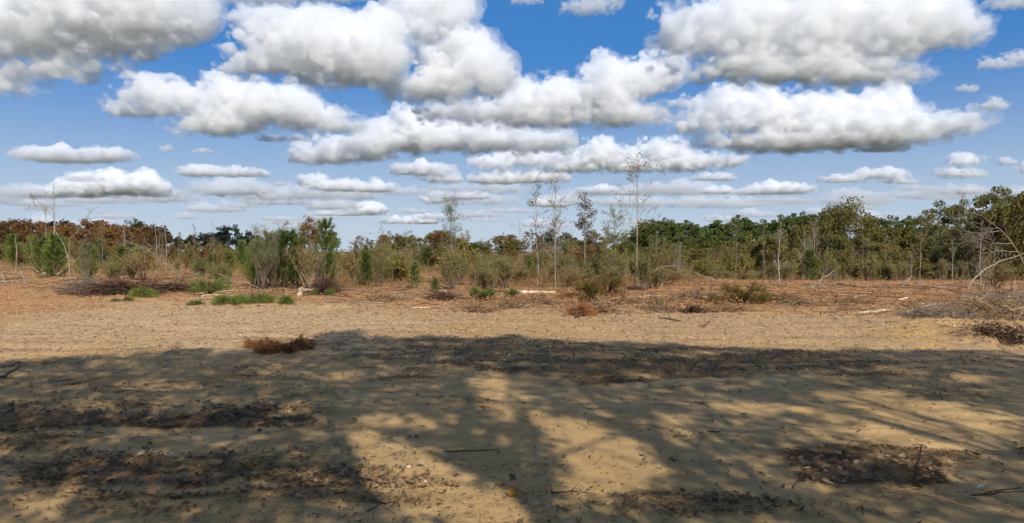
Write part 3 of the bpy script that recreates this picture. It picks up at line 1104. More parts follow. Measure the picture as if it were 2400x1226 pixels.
for k in range(3):
    mk_broad('pine', 100 + k, M['pine'], 4200, h=12., w=3.0, crown0=.15, card=.40, clumps=54, hollow=.35)
    mk_broad('rust_oak', 120 + k, M['rust'], 3400, w=4.0, crown0=.06, card=.46)
    mk_broad('brown_oak', 130 + k, M['brown'], 3600, w=4.2, crown0=.05, card=.44)
    mk_broad('olive_tree', 140 + k, M['olive'], 4200, w=3.6, crown0=.03, card=.40)
    mk_broad('olive_dark', 150 + k, M['olive_dark'], 4000, w=3.8, crown0=.03, card=.42)
    mk_young_pine('young_pine', 200 + k, M['pine_young'], h=3.2 + .3 * k, w=1.1, nn=20, nl=.3, whorls=11)
    mk_wisp('grey_shrub', 210 + k)
    mk_wisp('brown_shrub', 220 + k, h=3., stems=20, n_leaf=1100, leaf='dry_green', bark='twig_mix', spread=.5, card=.08, hi=.15)
    mk_wisp('weed_clump', 225 + k, h=1.6, w=.9, stems=24, leaf=('scrub', 'dry_green', 'yellow_green')[k], n_leaf=2400, card=.065, spread=.4, hi=.06)
    mk_bush('olive_bush', 230 + k, ('scrub', 'olive', 'scrub')[k], n_leaf=2400, card=.13)
    mk_bush('yellow_bush', 240 + k, 'yellow_green', n_leaf=1800, card=.11)
    mk_bush('brown_bush', 250 + k, 'brown_bush', n_leaf=2200, card=.12)
    mk_sapling('bare_sapling', 260 + k, h=5.2, w=.9, n_leaf=70, b0=.2, nb=20, bark='bark_grey', r0=.04, card=.07)
    mk_sapling('thin_sapling', 270 + k, h=4.2, w=.8, n_leaf=420, leaf='scrub', b0=.15, nb=20, bark='bark_grey', r0=.022, card=.095)
for k in range(2):
    mk_broad('dark_oak', 160 + k, M['bluedark'], 3400, w=4.4, crown0=.1, card=.5, smat='bark_dark')
    mk_broad('wine_tree', 165 + k, M['darkwine'], 3000, w=3.6, crown0=.1, card=.46, smat='bark_dark')
    mk_young_pine('deep_pine', 205 + k, M['pine_deep'], h=3.3, w=1.25, nn=26, nl=.32, whorls=12)
    mk_sapling('sparse_tree', 280 + k, h=9, w=2.2, n_leaf=900, leaf='brown', b0=.2, nb=34, bark='bark_grey', r0=.09, card=.3, ang=.9)
mk_broad('golden_oak', 170, M['gold'], 5200, w=4.6, crown0=.12, card=.36, clumps=70)
mk_broad('open_oak', 180, M['olive'], 5600, h=12, w=5.2, crown0=.25, card=.36, clumps=40, hollow=.75, smat='bark_grey', flat=1)
mk_broad('open_oak', 181, M['olive'], 5400, h=12, w=4.8, crown0=.28, card=.36, clumps=34, hollow=.8, smat='bark_grey', flat=1)
mk_broad('brown_dome', 182, M['olive'], 9000, h=11, w=6.5, crown0=.02, card=.34, clumps=110, hollow=.6)
print('library', time.time() - T0)


def plant(name, kind, px, d, top, width, label, cat, group=None, base=None, variant=0, rz=None):
    """stand a library plant on the ground; `top` = photo row its tip reaches, `width` = its width in photo pixels"""
    if d is None:
        d = dist_at(px, base)
    x, y, z = spot(px, d=d, sink=.03)
    sm, cm, h, w = LIB[kind][variant % len(LIB[kind])]
    hh = max(CAMZ + (HOR - top) * d / F - z, .2)
    ww = width * d / F / 2
    o = empty(name, (x, y, z), label, cat, group, rz if rz is not None else float(RNG.uniform(0, 6.28)), (ww / w, ww / w, hh / h))
    if sm:
        link('trunk' if cat == 'tree' else 'stems', sm, o)
    if cm:
        link('crown' if cat == 'tree' else 'foliage', cm, o)
    return o


ORD = ['leftmost', 'second from the left', 'third from the left', 'fourth from the left', 'fifth from the left', 'sixth from the left', 'seventh from the left', 'eighth from the left', 'ninth from the left', 'tenth from the left'] + ['%s from the left' % w for w in 'eleventh twelfth thirteenth fourteenth fifteenth sixteenth seventeenth eighteenth nineteenth twentieth'.split()] + ['twenty-%s from the left' % w for w in 'first second third fourth fifth sixth seventh eighth ninth'.split()] + ['thirtieth from the left'] + ['thirty-%s from the left' % w for w in 'first second third fourth fifth sixth seventh eighth ninth'.split()]
for t_ in ('forty', 'fifty', 'sixty'):
    ORD += ['%s from the left' % (t_.replace('ty', 'tieth'))] + ['%s-%s from the left' % (t_, w) for w in 'first second third fourth fifth sixth seventh eighth ninth'.split()]


def row(name, kind, items, desc, place, cat, group):
    """a belt of like plants: items (px, d, top, width); each label counts along the belt"""
    items = sorted(items)
    n = len(items)
    for i, (px, d, top, width) in enumerate(items):
        w = ORD[i] if i < n - 1 or n == 1 else 'rightmost'
        if n == 1:
            lab = desc + ' ' + place
        else:
            lab = '%s, %s %s' % (desc, w, place)
        plant(name, kind, px, d, top, width, lab, cat, group, variant=i + int(px))


# far left woodland
TOPL = ([-60, 0, 60, 150, 230, 300, 340, 400, 440, 480, 540, 590, 640, 700, 810], [498, 505, 514, 514, 508, 520, 515, 545, 552, 545, 530, 542, 560, 560, 574])
r_ = np.random.default_rng(5)


def topl(px):
    return float(np.interp(px, *TOPL))


row('rust_oak', 'rust_oak', [(p, 130 + r_.uniform(-14, 14), topl(p) + r_.uniform(2, 14), r_.uniform(66, 95)) for p in (-30, 32, 85, 130, 175, 245, 290, 335)] + [(205, 118, 512, 78), (262, 112, 532, 66)],
    'rust-brown oak', 'in the woodland at the far left', 'tree', 'rust oaks in the far left woodland')
row('wine_tree', 'wine_tree', [(30, 165, 511, 60), (60, 160, 512, 66), (108, 170, 512, 60), (165, 165, 517, 60), (150, 165, 514, 50), (232, 168, 516, 60), (258, 165, 520, 50), (378, 160, 528, 60)],
    'dark wine-coloured tree', 'rising behind the rust oaks', 'tree', 'dark trees behind the rust oaks')
row('brown_oak', 'brown_oak', [(358, 118, 524, 60), (385, 125, 545, 56), (305, 108, 545, 70), (60, 110, 548, 70), (5, 105, 520, 60), (215, 105, 556, 80), (130, 108, 556, 76)],
    'brown-leaved oak', 'in front of the rust oaks', 'tree', 'brown oaks at the left')
plant('round_green_oak', 'olive_dark', 315, 150, 513, 56, 'round dark green tree standing above the rust oaks', 'tree')
row('blackish_tree', 'dark_oak', [(420, 150, 556, 50), (447, 170, 552, 44), (478, 150, 546, 50), (505, 160, 546, 60), (536, 145, 528, 70), (572, 160, 553, 52), (584, 165, 540, 26), (604, 160, 552, 50), (642, 170, 560, 60)],
    'blackish tree', 'in the dark group beyond the left brush', 'tree', 'dark trees beyond the left brush')
row('bare_far_tree', 'sparse_tree', [(455, 150, 550, 40), (492, 120, 556, 40)], 'half-bare grey tree', 'of the two against the dark trees', 'tree', 'half-bare trees by the dark trees')
plant('golden_oak', 'golden_oak', 724, 120, 510, 68, 'round golden-brown oak standing above the thicket', 'tree')
plant('round_pine', 'pine', 780, 130, 543, 36, 'small round green pine right of the golden oak', 'tree')
# low far woodland in the middle
row('far_low_tree', 'sparse_tree', [(845, 125, 553, 40), (868, 118, 562, 40), (900, 120, 558, 40), (1152, 130, 558, 40), (1240, 120, 545, 56), (1262, 112, 545, 50), (830, 135, 566, 36)],
    'thin half-bare tree', 'on the low skyline of the middle', 'tree', 'half-bare trees on the middle skyline')
row('far_rust_tree', 'rust_oak', [(898, 160, 545, 34), (1032, 135, 534, 56), (1172, 160, 548, 40), (1198, 165, 545, 34), (1508, 140, 513, 46), (1580, 130, 522, 44)],
    'reddish round tree', 'on the low skyline of the middle', 'tree', 'reddish trees on the middle skyline')
row('far_olive_tree', 'olive_tree', [(925, 130, 548, 40), (952, 150, 553, 40), (985, 140, 553, 40), (1010, 150, 545, 44), (1075, 150, 556, 50), (1105, 140, 566, 50), (1135, 150, 566, 50), (1210, 135, 560, 50), (1350, 130, 560, 70), (1390, 150, 540, 60), (1440, 130, 548, 70), (1475, 120, 545, 50)],
    'olive green tree', 'along the low middle skyline', 'tree', 'olive trees along the middle skyline')
row('far_dark_tree', 'olive_dark', [(940, 160, 552, 40), (1290, 150, 536, 42), (1322, 155, 545, 50), (1340, 140, 552, 40), (1270, 160, 556, 40), (1215, 150, 565, 50), (965, 170, 550, 30)],
    'dark rounded tree', 'along the low middle skyline', 'tree', 'dark trees along the middle skyline')
plant('autumn_maple', 'brown_oak', 1046, 80, 540, 90, 'yellow-brown round tree just left of the leafy sapling', 'tree')
plant('low_green_pine', 'pine', 1112, 80, 566, 80, 'low bushy green pine behind the leafy sapling', 'tree')
plant('low_green_pine', 'pine', 1190, 84, 566, 70, 'low bushy green pine left of the pale saplings', 'tree')
plant('low_green_pine', 'pine', 1350, 88, 562, 76, 'low bushy green pine behind the leafy-topped sapling', 'tree')
# right pine belt and oaks
TOPR = ([1480, 1540, 1600, 1640, 1700, 1730, 1760, 1800, 1850, 1900, 1940, 2100, 2180], [524, 514, 512, 514, 518, 502, 508, 506, 498, 494, 498, 500, 500])
px = 1500
its = []
while px < 1960:
    its.append((px, 112 + r_.uniform(-8, 14), float(np.interp(px, *TOPR)) + r_.uniform(-10, 6), r_.uniform(44, 60)))
    px += r_.uniform(17, 25)
its = [(a, b, c_, e * 1.45) for a, b, c_, e in its]
row('pine_tree', 'pine', its, 'dark green pine', 'in the pine belt', 'tree', 'pines in the belt behind the right brush')
row('pine_tree', 'pine', [(2040, 110, 502, 60), (2075, 104, 498, 64), (2110, 108, 501, 60), (2142, 112, 498, 60), (2090, 96, 520, 70), (2050, 98, 530, 60)],
    'bright green pine', 'right of the brown dome oak', 'tree', 'pines right of the brown dome oak')
row('pine_tree', 'pine', [(1560, 98, 545, 60), (1600, 96, 540, 60), (1650, 98, 545, 60), (1700, 95, 545, 66), (1745, 98, 540, 60), (1790, 96, 545, 60), (1835, 98, 540, 60)],
    'shorter green pine', 'along the front of the pine belt', 'tree', 'shorter pines in front of the belt')
plant('brown_dome_oak', 'brown_dome', 1985, 92, 481, 190, 'wide dome-crowned brown-green oak right of the pine belt', 'tree')
row('olive_edge_tree', 'olive_tree', [(1530, 84, 590, 60), (1565, 84, 585, 60), (1610, 82, 578, 66), (1650, 84, 575, 60), (1690, 82, 572, 70), (1735, 84, 568, 60), (1775, 82, 560, 60), (1810, 80, 545, 80), (1850, 82, 535, 70), (1880, 84, 520, 80), (1920, 84, 515, 80), (1960, 80, 540, 70), (2010, 80, 545, 80), (2060, 78, 560, 80), (2110, 78, 548, 80), (2150, 78, 540, 80), (2240, 76, 520, 80), (2290, 72, 540, 90), (2340, 74, 520, 90), (2390, 70, 500, 100), (2440, 72, 470, 110)],
    'olive-brown tree', 'of the right woodland edge', 'tree', 'olive-brown trees along the right woodland edge')
row('brown_edge_tree', 'brown_oak', [(1630, 78, 592, 60), (1700, 78, 580, 80), (1840, 77, 575, 80), (1910, 76, 570, 70), (2000, 76, 590, 70), (2090, 75, 580, 70), (2160, 76, 575, 70), (2330, 68, 580, 90), (2420, 66, 560, 90)],
    'low brown tree', 'in front of the right woodland', 'tree', 'low brown trees in front of the right woodland')
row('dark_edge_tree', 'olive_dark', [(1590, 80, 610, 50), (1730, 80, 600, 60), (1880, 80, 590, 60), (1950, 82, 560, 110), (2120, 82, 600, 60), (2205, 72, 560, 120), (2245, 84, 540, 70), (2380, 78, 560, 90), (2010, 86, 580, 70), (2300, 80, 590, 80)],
    'dark olive tree', 'in the right woodland edge', 'tree', 'dark trees in the right woodland edge')
row('tall_open_oak', 'open_oak', [(2170, 84, 492, 76), (2215, 86, 470, 90), (2250, 84, 468, 80), (2325, 78, 438, 110), (2372, 82, 442, 90), (2425, 76, 436, 100)],
    'tall open-crowned oak', 'at the far right', 'tree', 'tall open oaks at the far right')
row('near_right_tree', 'olive_tree', [(2300, 66, 492, 110), (2350, 64, 470, 100), (2405, 60, 452, 120)], 'leafy olive tree', 'closing the woodland at the right edge', 'tree', 'near olive trees at the right edge')
row('forest_fill_tree', 'olive_tree', [(p, 92, t + (16 if p < 1950 else 0), 80) for p, t in ((1520, 560), (1575, 552), (1640, 545), (1710, 540), (1770, 535), (1830, 530), (1890, 520), (2030, 520), (2080, 525), (2130, 520), (2190, 510), (2270, 500))], 'dull olive tree', 'filling the right woodland under the pines', 'tree', 'olive trees under the right pines')
print('woodland', time.time() - T0)

# saplings that stand alone
mk_sapling('sap_a', 301, h=7, w=1.25, n_leaf=1700, leaf='grey_green', b0=.3, nb=44, bark='bark_grey', r0=.06, card=.075, ang=.62)
mk_sapling('sap_b', 302, h=7, w=1.1, n_leaf=260, b0=.42, nb=24, r0=.03, card=.09, lean=.02)
mk_sapling('sap_c', 303, h=7.5, w=1.2, n_leaf=330, b0=.3, nb=30, r0=.045, card=.09, stems=2)
mk_sapling('sap_d', 304, h=6, w=1.1, n_leaf=950, leaf='sap_leaf', b0=.5, nb=26, r0=.032, card=.105, top=.55)
mk_sapling('sap_e', 305, h=9, w=2.1, n_leaf=420, b0=.38, nb=34, r0=.045, card=.10, ang=.85)
mk_sapling('sap_f', 306, h=6, w=1.6, n_leaf=1500, leaf='grey_green', b0=.45, nb=34, r0=.04, card=.085, ang=.9, bark='bark_grey')
mk_sapling('sap_bare', 307, h=6, w=1.0, n_leaf=0, b0=.15, nb=26, r0=.045, ang=.6, bark='bark_pale')
mk_sapling('sap_multi', 308, h=6, w=1.3, n_leaf=0, b0=.25, nb=14, r0=.05, ang=.5, bark='bark_pale', stems=5)
for nm, k, px, d, top, wd, lab in [
    ('leafy_sapling', 'sap_a', 1064, 37, 468, 120, 'slender sapling full of small grey-green leaves, alone left of centre'),
    ('sparse_sapling', 'sap_b', 1259, 36, 428, 105, 'thin pale sapling with few leaves left of the twin-stemmed one'),
    ('twin_stem_sapling', 'sap_c', 1300, 35, 403, 115, 'tall pale twin-stemmed sapling above the white log'),
    ('leafy_topped_sapling', 'sap_d', 1371, 40, 462, 110, 'sapling with dark leaves bunched at its top, right of the twin-stemmed one'),
    ('tallest_sapling', 'sap_e', 1493, 35, 370, 190, 'tallest pale sapling with wide thin branches right of centre'),
    ('pale_leafed_sapling', 'sap_f', 1440, 48, 500, 110, 'sapling with pale small leaves left of the tallest sapling'),
    ('bare_sapling', 'sap_bare', 1826, 46, 512, 90, 'bare pale sapling in front of the right woodland'),
    ('forked_bare_tree', 'sap_multi', 1908, 60, 518, 90, 'bare white many-forked tree against the dark woodland'),
    ('bare_sapling', 'sap_bare', 2298, 40, 520, 90, 'bare thin sapling right of the curved leaning stem'),
    ('bare_sapling', 'sap_bare', 2233, 48, 560, 50, 'short bare sapling left of the curved leaning stem'),
    ('leafy_small_sapling', 'thin_sapling', 2036, 56, 560, 60, 'small yellow-leaved sapling with white stem before the brown dome oak'),
    ('leafy_small_sapling', 'thin_sapling', 2135, 62, 590, 50, 'small yellow-leaved sapling right of the bent V-shaped stick'),
    ('distant_bare_tree', 'sap_bare', 108, 70, 448, 46, 'bare tree with fine upright twigs behind the bent sapling'),
    ('thin_branchy_sapling', 'bare_sapling', 1128, 40, 560, 60, 'short twiggy sapling right of the leafy sapling'),
    ('thin_branchy_sapling', 'bare_sapling', 1686, 70, 590, 70, 'short twiggy sapling before the pine belt'),
    ('tall_leafy_sapling', 'thin_sapling', 670, 35, 520, 60, 'tall stem with a small leafy top rising out of the thicket'),
]:
    plant(nm, k, px, d, top, wd, lab, 'tree')


# stems traced as real crooked sticks at their own distance
def stick(name, pts, d, r0, r1, mat, label, cat, dd=0.0, twigs=0, tl=.6, ang=.7, up=.15, leaf=None, nleaf=0, sides=6, group=None, subs=()):
    """pts: (px,row) along the stem; d distance of its foot; dd = how far its tip leans away"""
    def conv(pts, d0, dd_):
        n = len(pts)
        out = []
        for i, (a, b) in enumerate(pts):
            di = d0 + dd_ * i / max(n - 1, 1)
            out.append(((a - 1200) / F * di, di, CAMZ + (HOR - b) / F * di))
        out = np.array(out)
        # refine
        t = np.arange(n)
        tt = np.linspace(0, n - 1, n * 3 - 2)
        o3 = np.stack([np.interp(tt, t, out[:, k]) for k in range(3)], -1)
        o3[1:-1] += np.random.default_rng(n + int(d * 10)).normal(0, r0 * .6, (len(o3) - 2, 3))
        return o3
    rng = np.random.default_rng(int(pts[0][0] * 7 + pts[0][1]))
    P = conv(pts, d, dd)
    gz = hz(P[0, 0], P[0, 1])
    org = np.array([P[0, 0], P[0, 1], gz])
    P[0, 2] = min(P[0, 2], gz - .04)
    s = MB()
    Ps = [(P[None], np.linspace(r0, r1, len(P))[None])]
    for (sp, sd, sr) in subs:
        Q = conv(sp, d + sd, sd * .0 + dd * .5)
        Ps.append((Q[None], np.linspace(sr, sr * .3, len(Q))[None]))
    tips = []
    for Pq, Rq in Ps:
        tubes(s, Pq - org, Rq, sides)
        if twigs:
            P1, R1 = sub(Pq, Rq, twigs, rng, tl, t=(.25, 1), angle=ang, up=up, K=4, rr=.45, wob=.2)
            R1 = np.maximum(R1, .006)
            tubes(s, P1 - org, R1, 3)
            P2, R2 = sub(P1, R1, 3, rng, tl * .45, t=(.3, 1), angle=.6, up=up, K=3, rr=.7, wob=.2)
            tubes(s, P2 - org, np.maximum(R2, .005), 3)
            tips += [P2[:, -1] - org, P1[:, -1] - org]
    if leaf and twigs:
        root = empty(name, tuple(org), label, cat, group)
        link('stem', s.mesh('stem', M[mat]), root)
        tp = np.concatenate(tips)
        c = MB()
        cards(c, tp[rng.integers(0, len(tp), nleaf)] + rdir(nleaf, rng) * .1, rng.uniform(.6, 1.3, nleaf) * .09, rng, .6)
        link('leaves', c.mesh('leaves', M[leaf]), root)
        return root
    o = link(name, s.mesh(name, M[mat]))
    o.location = org
    return tag(o, label, cat, group)


stick('bent_sapling', [(166, 676), (162, 620), (156, 586), (140, 558), (130, 540), (128, 512), (113, 494), (95, 476), (72, 450)], 36, .024, .006, 'bark_pale',
      'crooked pale sapling with two spreading arms at the far left', 'tree', twigs=5, tl=.4, leaf='sap_leaf', nleaf=50,
      subs=(([(161, 600), (162, 560), (180, 545), (205, 505), (225, 490), (243, 472)], 0, .014), ([(113, 494), (100, 486), (80, 478)], 0, .01), ([(162, 640), (175, 612), (190, 602)], 0, .012)))
stick('dead_pole', [(130, 600), (129, 540), (128, 490), (127, 428)], 48, .05, .012, 'bark_pale', 'tall thin dead pole rising behind the crooked sapling', 'dead tree', twigs=4, tl=.25)
for a, b, c_, nm in ((291, 560, 523, 'short dead pole above the left brush, leftmost of the three'), (366, 572, 522, 'short dead pole above the left brush, middle of the three'), (389, 590, 521, 'tallest dead pole above the left brush, right of the three'), (38, 590, 552, 'short dead pole at the far left edge of the brush')):
    stick('dead_pole', [(a, b + 20), (a + 1, b), (a - 2, c_)], 62, .06, .02, 'bark_grey', nm, 'dead tree', twigs=2, tl=.2, group='dead poles standing above the left brush')
stick('curved_dead_tree', [(2262, 702), (2268, 680), (2285, 652), (2312, 630), (2345, 612), (2380, 600), (2405, 592)], 33, .045, .012, 'bark_pale', 'thick pale stem curving over to the right by the slash pile', 'dead tree', twigs=9, tl=1.1, up=.05, dd=1.5)
stick('leaning_tree', [(2440, 660), (2400, 618), (2372, 570), (2345, 540), (2330, 528), (2300, 505), (2250, 492)], 30, .032, .006, 'bark_grey', 'pale bare tree leaning in from the right edge', 'tree', twigs=8, tl=1.3, ang=.9, up=0,
      subs=(([(2385, 590), (2330, 588), (2290, 600)], 0, .02), ([(2372, 570), (2320, 572), (2290, 560)], 0, .02), ([(2345, 540), (2300, 548), (2270, 545)], 0, .018)))
stick('arched_sapling', [(1500, 686), (1506, 660), (1522, 640), (1550, 625), (1592, 622)], 34, .035, .01, 'bark_pale', 'pale arched stem bending right beside the tallest sapling', 'dead tree', twigs=8, tl=.9, up=-.1)
stick('leaning_stick', [(1544, 688), (1552, 660), (1558, 628)], 34, .03, .012, 'bark_pale', 'short pale stick leaning under the arched stem', 'stick')
stick('leaning_stick', [(1888, 704), (1905, 675), (1930, 650), (1956, 634)], 34, .045, .014, 'bark_pale', 'pale crooked stem leaning right, mid right clearing', 'dead tree', twigs=5, tl=.6)
stick('leaning_stick', [(1930, 685), (1918, 655)], 34, .02, .01, 'bark_pale', 'thin stick crossing the pale crooked stem', 'stick')
stick('bent_stick', [(2096, 706), (2112, 678), (2136, 646), (2160, 672), (2184, 700)], 36, .03, .018, 'bark_pale', 'broken stick bent into an upside-down V on the right', 'stick')
stick('leaning_stick', [(2000, 684), (1990, 655), (1978, 634)], 38, .025, .01, 'bark_grey', 'thin stick leaning left of the small sapling on the right', 'stick')
stick('leaning_stick', [(60, 666), (52, 640), (46, 632)], 38, .03, .015, 'bark_pale', 'short pale stick leaning on the left slope, right of two', 'stick')
stick('leaning_stick', [(13, 666), (2, 642)], 38, .045, .03, 'bark_pale', 'short pale stick leaning on the left slope, left of two', 'stick')
stick('long_whip', [(424, 652), (385, 615), (350, 590), (310, 568), (285, 562)], 40, .03, .008, 'bark_grey', 'long grey whip leaning left across the left brush', 'branch', twigs=12, tl=1.0, up=.1)
stick('long_whip', [(640, 695), (600, 672), (560, 658), (530, 648), (508, 640)], 33, .035, .012, 'bark_grey', 'long bare stem leaning left before the green thicket', 'branch', twigs=4, tl=.6)
stick('forked_stick', [(715, 688), (732, 660), (738, 640)], 30, .02, .01, 'bark_pale', 'thin stick leaning right at the foot of the thicket', 'stick', twigs=3, tl=.3)
stick('forked_stick', [(742, 688), (726, 668), (706, 640)], 30, .02, .01, 'bark_pale', 'thin stick leaning left at the foot of the thicket', 'stick', twigs=3, tl=.3)
stick('leaning_stick', [(1060, 700), (1045, 685), (1033, 672)], 28, .02, .01, 'bark_pale', 'short stick leaning left below the leafy sapling', 'stick')
stick('leaning_stick', [(892, 700), (872, 682)], 28, .022, .012, 'bark_pale', 'short stick leaning in front of the middle brush', 'stick')
stick('leaning_stick', [(1680, 655), (1640, 645), (1628, 638)], 48, .035, .02, 'bark_pale', 'pale fallen stem slanting before the pine belt', 'stick')
# whiskery shrubs, young pines and bushes of the regrowth belt
SH = [
 ('grey_shrub', 'grey_shrub', 612, 33, 532, 100, 'tall wispy grey-green shrub at the left of the thicket', 'shrub'),
 ('grey_shrub', 'grey_shrub', 640, 34, 545, 70, 'wispy grey-green shrub between the two halves of the thicket', 'shrub'),
 ('bare_shrub', 'brown_shrub', 722, 33, 560, 90, 'bare upright twiggy shrub at the right of the thicket', 'shrub'),
 ('dense_pine', 'deep_pine', 672, 35, 545, 110, 'dense deep green young pine in the middle of the thicket', 'tree'),
 ('dense_pine', 'deep_pine', 700, 36, 560, 70, 'dark young pine squeezed behind the bare twiggy shrub', 'tree'),
 ('dense_pine', 'deep_pine', 602, 36, 570, 70, 'dark young pine behind the tall wispy shrub', 'tree'),
 ('feathery_pine', 'young_pine', 636, 35, 548, 84, 'feathery green young pine among the wispy stems of the thicket', 'tree'),
 ('feathery_pine', 'young_pine', 598, 35, 562, 60, 'low feathery young pine at the left end of the thicket', 'tree'),
 ('grey_shrub', 'grey_shrub', 745, 34, 575, 60, 'small wispy shrub below the bright pointed pine', 'shrub'),
 ('bright_pine', 'young_pine', 763, 35, 520, 84, 'bright green pointed young pine right of the thicket', 'tree'),
 ('young_pine', 'young_pine', 130, 46, 548, 90, 'soft green young pine on the left slope, behind the crooked sapling', 'tree'),
 ('young_pine', 'young_pine', 100, 47, 556, 60, 'soft green young pine on the left slope, left of its pair', 'tree'),
 ('young_pine', 'young_pine', 205, 42, 575, 60, 'small young pine right of the crooked sapling', 'tree'),
 ('young_pine', 'young_pine', 288, 50, 578, 64, 'soft green young pine left of the long grey whip', 'tree'),
 ('young_pine', 'young_pine', 535, 46, 592, 50, 'small young pine left of the thicket', 'tree'),
 ('young_pine', 'young_pine', 495, 55, 596, 46, 'small young pine below the dark trees', 'tree'),
 ('young_pine', 'young_pine', 857, 38, 590, 56, 'small young pine in the open brush right of the bright pine', 'tree'),
 ('young_pine', 'young_pine', 972, 36, 614, 44, 'low young pine left of the orange gap', 'tree'),
 ('young_pine', 'young_pine', 1020, 32, 652, 30, 'tiny young pine below the leafy sapling', 'tree'),
 ('young_pine', 'young_pine', 1898, 56, 585, 56, 'soft green young pine under the forked bare tree', 'tree'),
 ('young_pine', 'young_pine', 1240, 44, 600, 40, 'small young pine left of the thin pale sapling', 'tree'),
 ('grey_shrub', 'grey_shrub', 198, 35, 566, 52, 'wispy grey shrub right of the crooked sapling', 'shrub'),
 ('brown_shrub', 'brown_shrub', 335, 40, 575, 150, 'broad twiggy brown shrub behind the left brush pile', 'shrub'),
 ('brown_shrub', 'brown_shrub', 300, 42, 600, 90, 'twiggy brown shrub at the left end of the broad one', 'shrub'),
 ('olive_bush', 'olive_bush', 935, 42, 598, 110, 'rounded olive bush in the middle brush', 'shrub'),
 ('yellow_bush', 'yellow_bush', 2075, 60, 642, 50, 'small yellow-green bush on the right clearing', 'shrub'),
 ('yellow_bush', 'yellow_bush', 1655, 66, 608, 56, 'yellowing bush before the pine belt', 'shrub'),
 ('brown_shrub', 'brown_shrub', 1560, 38, 628, 130, 'pale twiggy shrub right of the tallest sapling', 'shrub'),
 ('brown_shrub', 'brown_shrub', 1330, 37, 632, 120, 'twiggy brown shrub around the twin-stemmed sapling', 'shrub'),
 ('brown_shrub', 'brown_shrub', 1420, 38, 640, 110, 'twiggy brown shrub left of the tallest sapling', 'shrub'),
 ('brown_shrub', 'brown_shrub', 2330, 36, 620, 130, 'bare twiggy shrub behind the right slash pile', 'shrub'),
 ('yellow_bush', 'yellow_bush', 1410, 50, 585, 70, 'yellow-green bush between the leafy-topped and tallest saplings', 'shrub'),
 ('olive_bush', 'olive_bush', 1130, 52, 600, 90, 'olive bush right of the leafy sapling', 'shrub'),
]
for i, (nm, k, px, d, top, wd, lab, cat) in enumerate(SH):
    plant(nm, k, px, d, top, wd, lab, cat, variant=i)

rr = np.random.default_rng(77)


def scatter(name, kind, n, pxr, dr, hr, wr, desc, place, cat, group, ok=None):
    its = []
    tries = 0
    while len(its) < n and tries < 4000:
        tries += 1
        px, d = rr.uniform(*pxr), rr.uniform(*dr)
        if ok and not ok(px, d):
            continue
        x, y, z = spot(px, d=d)
        hh, ww = rr.uniform(*hr), rr.uniform(*wr)
        its.append((px, d, HOR - (z + hh - CAMZ) * F / d, ww * F / d))
    row(name, kind, its, desc, place, cat, group)


def not_gap(px, d):
    return not (960 < px < 1045 and d < 60) and not (560 < px < 600 and d < 60) and not (790 < px < 830)


scatter('olive_bush', 'olive_bush', 30, (790, 1560), (44, 88), (1.2, 2.4), (1.6, 3.2), 'olive leafy bush', 'in the middle regrowth', 'shrub', 'olive bushes in the middle regrowth', not_gap)
scatter('brown_bush', 'brown_bush', 24, (800, 1560), (42, 90), (1.0, 2.1), (1.6, 3.0), 'russet bush', 'in the middle regrowth', 'shrub', 'russet bushes in the middle regrowth', not_gap)
scatter('thin_sapling', 'thin_sapling', 24, (800, 1560), (46, 95), (2.2, 3.8), (1.0, 1.8), 'thin olive sapling', 'in the middle regrowth', 'tree', 'thin saplings in the middle regrowth', not_gap)
scatter('twiggy_shrub', 'brown_shrub', 10, (800, 1600), (36, 80), (1.1, 2.3), (1.2, 2.6), 'bare twiggy shrub', 'in the middle regrowth', 'shrub', 'bare twiggy shrubs in the middle regrowth', not_gap)
scatter('regrowth_pine', 'young_pine', 9, (820, 1560), (55, 95), (1.8, 3.0), (1.2, 2.0), 'small green pine', 'in the middle regrowth', 'tree', 'small pines in the middle regrowth', not_gap)
scatter('regrowth_pine', 'young_pine', 10, (-40, 620), (60, 105), (2.0, 3.6), (1.4, 2.4), 'young pine', 'below the left woodland', 'tree', 'young pines below the left woodland')
scatter('olive_bush', 'olive_bush', 16, (-40, 640), (62, 105), (1.4, 2.5), (2., 4.), 'olive bush', 'below the left woodland', 'shrub', 'olive bushes below the left woodland')
scatter('thin_sapling', 'thin_sapling', 12, (-40, 640), (60, 100), (2.2, 3.8), (1.2, 2.2), 'thin olive sapling', 'below the left woodland', 'tree', 'thin saplings below the left woodland')
scatter('bare_thin_sapling', 'bare_sapling', 12, (-20, 620), (52, 90), (2.4, 4.2), (.8, 1.6), 'bare thin sapling', 'below the left woodland', 'tree', 'bare saplings below the left woodland')
scatter('brown_bush', 'brown_bush', 14, (-40, 640), (55, 100), (1.2, 2.2), (2., 3.6), 'russet bush', 'below the left woodland', 'shrub', 'russet bushes below the left woodland')
scatter('bare_thin_sapling', 'bare_sapling', 12, (1540, 2420), (58, 80), (3.0, 6.0), (1.2, 2.4), 'bare thin sapling', 'along the right woodland edge', 'tree', 'bare saplings along the right woodland edge')
scatter('olive_bush', 'olive_bush', 34, (1540, 2440), (66, 80), (1.6, 3.2), (2., 4.4), 'olive bush', 'at the foot of the right woodland', 'shrub', 'olive bushes at the foot of the right woodland')
scatter('twiggy_shrub', 'brown_shrub', 12, (1560, 2440), (58, 78), (1.4, 3.2), (1.6, 3.4), 'bare twiggy shrub', 'at the foot of the right woodland', 'shrub', 'twiggy shrubs at the foot of the right woodland')
scatter('weed_clump', 'weed_clump', 38, (785, 1580), (31, 52), (.8, 1.9), (1.1, 2.4), 'leafy weed clump', 'at the front of the middle regrowth', 'weeds', 'weed clumps at the front of the middle regrowth', lambda p, d: not (965 < p < 1040))
